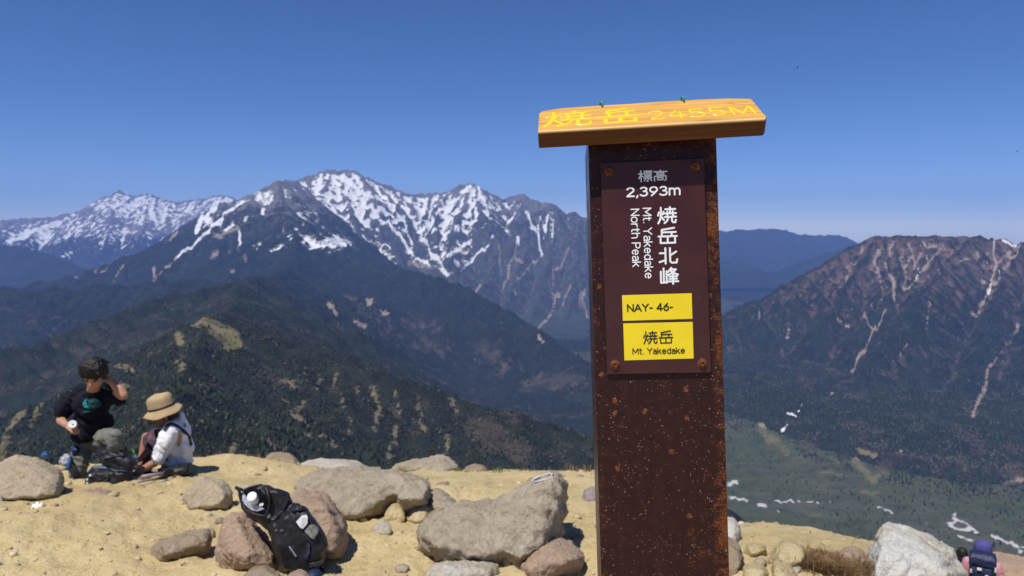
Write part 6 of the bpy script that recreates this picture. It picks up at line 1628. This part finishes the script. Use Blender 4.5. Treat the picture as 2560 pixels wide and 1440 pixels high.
decal('mesh_pocket', body, c6((1095, 790), (1170, 710), (1240, 690), (1320, 745), (1290, 830), (1240, 912), (1190, 890)), mat_simple('grey mesh', (0.17, 0.165, 0.155), 0.6, 0.4, var=0.5, vscale=45), lp, 0.016, label='grey mesh side pocket')
decal('white_lettering', body, c6((870, 1015), (890, 1008), (990, 1150), (968, 1165)), mat_simple('grey print', (0.25, 0.25, 0.30), 0.6, 0.3), lp, 0.012, n=3, label='illegible pale lettering strip')
decal('buckle', body, c6((670, 775), (715, 765), (712, 790), (680, 800)), mat_simple('dark buckle', (0.10, 0.10, 0.11), 0.5, 0.4), lp, 0.012, n=2)
decal('buckle', body, c6((745, 770), (795, 768), (800, 795), (755, 800)), mat_simple('dark buckle 2', (0.07, 0.07, 0.08), 0.5, 0.4), lp, 0.012, n=2)
mw = mat_simple('black strap', (0.016, 0.016, 0.02), 0.55, 0.35)
band('webbing', body, c6((860, 300), (800, 440), (730, 580), (620, 640)), 0.010, mw, lp, 0.010)
band('webbing', body, c6((930, 520), (990, 480), (1060, 470), (1120, 500)), 0.012, mw, lp, 0.012)
band('webbing', body, c6((1130, 960), (1170, 1000), (1160, 1100), (1120, 1180)), 0.010, mat_simple('navy strap', (0.022, 0.024, 0.045), 0.5, 0.4), lp, 0.012)
band('webbing', body, c6((1180, 1270), (1260, 1260), (1340, 1225)), 0.012, mat_simple('grey strap', (0.05, 0.05, 0.055), 0.5, 0.4), lp, 0.012)
tubes('shoulder_strap', [([pix(*q_, 3.66) for q_ in c6((1290, 1330), (1350, 1350), (1400, 1350))], 0.010)], mw, lp, 6)
bm = bmesh.new(); ell(bm, pix(*c6((1235, 1430))[0], 3.56), (0.045, 0.05, 0.03)); grow('hip_pad', bm, 0.009, mat_navy, lp, 3)

# ---------------------------------------------------------------- small things by the two people
pb = soft('plastic_bag', [(c5((130, 720), (170, 640), (230, 580), (300, 560), (370, 600), (370, 760), (300, 800), (200, 790)), 6.65, 0.09)], mat_greybag, None, 0.012, 0.014, 16); tag(pb, 'crumpled grey plastic bag beside the kneeling man', 'bag')
bb = soft('stuff_sack', [(c5((250, 880), (290, 760), (330, 640), (375, 640), (380, 800), (350, 880)), 6.55, 0.07)], mat_blue, None, 0.012, 0.010, 14); tag(bb, "dark blue stuff sack between the grey bag and the man's knee", 'bag')
rb = soft('blue_jacket', [(cen((0, 860), 2.483)((255, 690), (275, 668), (300, 668), (308, 690), (305, 712), (265, 706)), 6.9, 0.10)], mat_blue, None, 0.012, 0.012, 16); tag(rb, 'bright blue jacket bundled up behind the large tan boulder', 'jacket')
mb = soft('sitting_mat', [(w5((340, 1200), (420, 1160), (700, 1140), (830, 1080), (856, 1180), (830, 1250), (700, 1290), (560, 1290), (420, 1260)), 6.95, 0.22)], mat_blacknylon, None, 0.016, 0.006, 10); tag(mb, 'black sitting pad and clothing under the seated person', 'sitting pad')
bt = empty('drink_bottle', pix(336, 1160, 6.65)); tag(bt, 'small drink bottle with a green cap by the seated person', 'bottle'); bpy.context.view_layer.update()
p0, p1 = pix(337, 1158, 6.62), pix(327, 1128, 6.66); ax = (p1 - p0).normalized(); Mb = Matrix.Translation(p0) @ ax.to_track_quat('Z', 'Y').to_matrix().to_4x4(); L = (p1 - p0).length
put('bottle_body', lathe_bm([(0.028, 0), (0.030, 0.004), (0.030, L * .30), (0.026, L * .34)], Mb, 16), bt, mat_simple('clear blue bottle', (0.10, 0.22, 0.42), 0.2, 0.5))
put('label', lathe_bm([(0.0262, L * .345), (0.031, L * .36), (0.031, L * .60), (0.024, L * .64)], Mb, 16), bt, mat_white_gloss)
put('cap', lathe_bm([(0.024, L * .645), (0.027, L * .66), (0.027, L * .98), (0.022, L)], Mb, 16), bt, mat_simple('lime green cap', (0.16, 0.48, 0.02), 0.4, 0.4))
def pole(label, a, b, mat):
    e = empty('trekking_pole', (Vector(a) + Vector(b)) / 2); tag(e, label, 'trekking pole', 'trekking poles on the ground'); bpy.context.view_layer.update()
    a, b = Vector(a), Vector(b)
    tubes('shaft', [([a.lerp(b, 0.30), b.lerp(a, 0.06)], 0.0085)], mat, e); tubes('grip', [([a, a.lerp(b, 0.06), a.lerp(b, 0.24), a.lerp(b, 0.30)], [0.02, 0.022, 0.017, 0.012])], mat_blacknylon, e, 8)
    tubes('tip', [([b.lerp(a, 0.06), b], [0.006, 0.003])], mat_plastic, e)
def gp(u, v, h=0.02, Y=None):
    p = ground_hit(u, v); return Vector((p.x, p.y, ground_z(p.x, p.y) + h))
pole('trekking pole with a pinkish shaft lying in front of the seated person', gp(438, 1192, 0.035), gp(345, 1206, 0.02), mat_simple('pinkish shaft', (0.30, 0.19, 0.17), 0.35, 0.5))
pole('trekking pole with a mauve shaft lying nearest to us by the day pack', gp(418, 1205, 0.03), gp(340, 1214, 0.02), mat_simple('mauve shaft', (0.22, 0.16, 0.17), 0.35, 0.5))
pole('trekking pole with a bright lilac middle section between the other two', gp(432, 1197, 0.05), gp(352, 1208, 0.045), mat_simple('lilac shaft', (0.50, 0.42, 0.52), 0.35, 0.5))
rp = bmesh.new(); ell(rp, gp(334, 1214, 0.01), (0.016, 0.010, 0.008)); o = grow('red_tab', rp, 0.006, mat_simple('red strap', (0.40, 0.03, 0.03), 0.6, 0.3), None, 2); tag(o, 'small red strap end lying beside the trekking poles', 'strap')
def scrap(label, u, v, w, mat):
    c = gp(u, v, 0.012); bm = bmesh.new(); bmesh.ops.create_grid(bm, x_segments=6, y_segments=4, size=1.0)
    for q in bm.verts: q.co = c + Vector((q.co.x * w, q.co.y * w * 0.7, 0.012 * math.sin(q.co.x * 5 + q.co.y * 3) + 0.012 * q.co.y))
    o = link('paper_scrap', bm_mesh('paper_scrap', bm), None, mat); tag(o, label, 'paper')
scrap('torn white paper scrap lying on the open earth', 92, 1270, 0.030, mat_white_gloss)
rock('stone', 'small bright cream stone near the white paper scrap', 'cream', [[(158, 1260), (162, 1252), (170, 1252), (173, 1259), (166, 1263)]], cells=12)

# ---------------------------------------------------------------- hikers going down at the right
YH = 9.5
def hq(u, v, dy=0.0): return pix(u, v, YH + dy)
def walker(label, u, v_top, Y, mats, hatmat=None, height=1.62):
    top = pix(u, v_top, Y); s = height / 1.62; X = Vector((s, 0, 0)); Z = Vector((0, 0, s)); F = Vector((top.x, top.y, 0)).normalized() * s; X = Vector((F.y, -F.x, 0))
    def P(x, y, z): return Vector((top.x, top.y, top.z - height)) + X * x + F * y + Z * z
    e = empty('person', P(0, 0, 0)); tag(e, label, 'person'); bpy.context.view_layer.update()
    bm = bmesh.new()
    ell(bm, P(0, 0, 1.50), (0.076, 0.092, 0.105)); ell(bm, P(0, 0.045, 1.445), (0.058, 0.055, 0.065)); cap(bm, P(0, 0.095, 1.47), 0.009, P(0, 0.112, 1.445), 0.013)
    for k in (-1, 1): ell(bm, P(0.075 * k, 0, 1.48), (0.012, 0.02, 0.03))
    chain(bm, [(P(0, 0.01, 1.40), 0.052), (P(0, 0, 1.33), 0.06), (P(0, 0, 1.2), 0.13), (P(0, 0, 0.9), 0.125)])
    for k in (-1, 1):
        w = P(0.27 * k, 0.14, 0.85); chain(bm, [(P(0.16 * k, 0, 1.30), 0.055), (P(0.24 * k, 0.0, 1.05), 0.042), (w, 0.03)]); hand(bm, w, P(0, 0.3, -0.5) - P(0, 0, 0), X * k, s, 0.6)
        chain(bm, [(P(0.08 * k, 0, 0.86), 0.09), (P(0.09 * k, 0.08 * k + 0.05, 0.46), 0.06), (P(0.09 * k, 0.12 * k, 0.08), 0.045)])
    grow('body', bm, 0.011, mat_skin2, e, 4)
    bm = bmesh.new(); ell(bm, P(0, -0.022, 1.505), (0.09, 0.093, 0.115)); ell(bm, P(0, -0.06, 1.43), (0.075, 0.05, 0.09)); grow('hair', bm, 0.012, mat_hair, e, 2, 0.006, 30)
    bm = bmesh.new(); chain(bm, [(P(-0.13, 0, 1.30), 0.085), (P(0.13, 0, 1.30), 0.085)]); ell(bm, P(0, 0, 1.15), (0.19, 0.13, 0.20)); ell(bm, P(0, 0, 0.95), (0.18, 0.13, 0.13))
    for k in (-1, 1): chain(bm, [(P(0.15 * k, 0, 1.30), 0.08), (P(0.235 * k, 0.0, 1.06), 0.062), (P(0.265 * k, 0.11, 0.90), 0.05)])
    grow('jacket', bm, 0.013, mats[0], e, 4, 0.010, 9)
    bm = bmesh.new(); ell(bm, P(0, 0, 0.88), (0.165, 0.125, 0.10))
    for k in (-1, 1): chain(bm, [(P(0.085 * k, 0, 0.86), 0.105), (P(0.09 * k, 0.08 * k + 0.05, 0.46), 0.078), (P(0.09 * k, 0.12 * k, 0.12), 0.062)]); 
    grow('trousers', bm, 0.014, mats[1], e, 4, 0.008, 9)
    for k in (-1, 1): shoe('boot', P(0.09 * k, 0.12 * k, 0.10), P(0.09 * k, 0.12 * k + 0.22, 0.0), e)
    if hatmat:
        M = Matrix.Translation(P(0, -0.01, 1.52)); K = 28
        bm = lathe_bm([(0.092, -0.045), (0.104, -0.045), (0.106, -0.01), (0.103, 0.045), (0.090, 0.085), (0.060, 0.108), (0.02, 0.116)], M, K)
        cp_ = put('cap', bm, e, hatmat); bpy.context.view_layer.update()
        bm = bmesh.new(); add_hull(bm, [P(0.075 * math.cos(a) , 0.08 + 0.10 * math.sin(a), 1.49 - 0.02 * math.sin(a) + t) for a in (0, .5, 1, 1.57, 2.1, 2.6, 3.14) for t in (0, 0.008)]); put('peak', bm, cp_, hatmat)
    return e, P
w1, P1 = walker('hiker in a violet blue cap and pink jacket, walking down past the white boulder', 2459, 1354, YH, (mat_pink, mat_navy), mat_cap)
w2, P2 = walker('hiker with dark hair half hidden behind the white boulder, ahead of the capped hiker', 2407, 1366, 12.3, (mat_tee, mat_grey), None, 1.68)
hp_ = empty('hiking_backpack', P1(0, -0.25, 0.89)); tag(hp_, 'large navy blue hiking pack on the back of the hiker in the violet cap', 'backpack'); bpy.context.view_layer.update()
bm = bmesh.new(); add_hull(bm, [P1(x, y, z + 0.17) for x in (-0.14, 0.14) for y in (-0.13, -0.30) for z in (0.80, 1.24)] + [P1(x, -0.33, z + 0.17) for x in (-0.10, 0.10) for z in (0.86, 1.18)])
pbody = grow('pack_body', bm, 0.016, mat_navy, hp_, 5, 0.010, 9)
bm = bmesh.new(); add_hull(bm, [P1(x, y, z + 0.16) for x in (-0.15, 0.15) for y in (-0.11, -0.33) for z in (1.24, 1.34)] + [P1(x, y, 1.555) for x in (-0.115, 0.115) for y in (-0.14, -0.27)])
grow('pack_lid', bm, 0.014, mat_navy, hp_, 5, 0.007, 10)
for k in (-1, 1):
    bm = bmesh.new(); cap(bm, P1(0.165 * k, -0.22, 0.86), 0.05, P1(0.16 * k, -0.22, 1.06), 0.042); grow('side_pocket', bm, 0.012, mat_blacknylon, hp_, 3, 0.005, 14)
    tubes('shoulder_strap', [([P1(0.10 * k, -0.11, 1.30), P1(0.11 * k, -0.03, 1.405), P1(0.12 * k, 0.09, 1.34), P1(0.13 * k, 0.14, 1.20), P1(0.15 * k, 0.05, 1.0), P1(0.14 * k, -0.12, 0.92)], 0.018)], mat_blacknylon, hp_, 6)
    tubes('webbing', [([P1(0.10 * k, -0.345, 1.25), P1(0.105 * k, -0.352, 1.1), P1(0.10 * k, -0.345, 0.9)], 0.009)], mat_simple('grey webbing', (0.12, 0.12, 0.15), 0.6, 0.3), hp_, 5)
def patch(name, x, z, w, h, mat, y=-0.362):
    bm = bmesh.new(); add_hull(bm, [P1(x + a, y + c_, z + 0.16 + b) for a in (-w, w) for b in (-h, h) for c_ in (0, 0.014)]); put(name, bm, hp_, mat, False)
patch('logo_patch', -0.03, 1.215, 0.025, 0.014, mat_white_gloss); patch('buckle', 0.145, 1.24, 0.012, 0.03, mat_plastic, -0.345); patch('buckle', -0.12, 1.17, 0.012, 0.022, mat_plastic, -0.358)
patch('tag', 0.055, 1.13, 0.018, 0.022, mat_white_gloss); patch('tag', 0.085, 1.115, 0.016, 0.024, mat_simple('bright pink tag', (0.75, 0.06, 0.16), 0.5, 0.3))
tubes('blue_cord', [([P1(-0.12, -0.36, 1.12), P1(-0.13, -0.36, 1.0), P1(-0.12, -0.35, 0.88)], 0.008)], mat_blue, hp_, 5)
tubes('blue_cord', [([P1(0.03, -0.365, 1.12), P1(0.02, -0.365, 1.05), P1(0.04, -0.36, 0.98)], 0.006)], mat_blue, hp_, 5)

# ---------------------------------------------------------------- insects in the air
def fly(label, u, v, Y, s):
    c = pix(u, v, Y); e = empty('flying_insect', c); tag(e, label, 'insect'); bpy.context.view_layer.update()
    bm = bmesh.new(); cap(bm, c, s * 0.30, c + Vector((s * 0.9, 0, -s * 0.25)), s * 0.2); put('body', bm, e, mat_eye)
    for k in (-1, 1):
        bm = bmesh.new(); add_hull(bm, [c + Vector((s * (0.3 + a), k * s * b, s * (0.25 + z + 0.5 * b))) for a, b in ((0, 0), (0.4, 0.1), (0.7, 0.9), (0.3, 1.0), (0.0, 0.5)) for z in (0, 0.03)]); put('wing', bm, e, mat_simple('wing', (0.12, 0.12, 0.13), 0.3, 0.4), False)
fly('tiny dark insect flying high in the sky right of the post', 1992, 168, 2.4, 0.0050)
fly('tiny dark insect in the sky at the right edge of the photo', 2541, 378, 3.0, 0.0050)
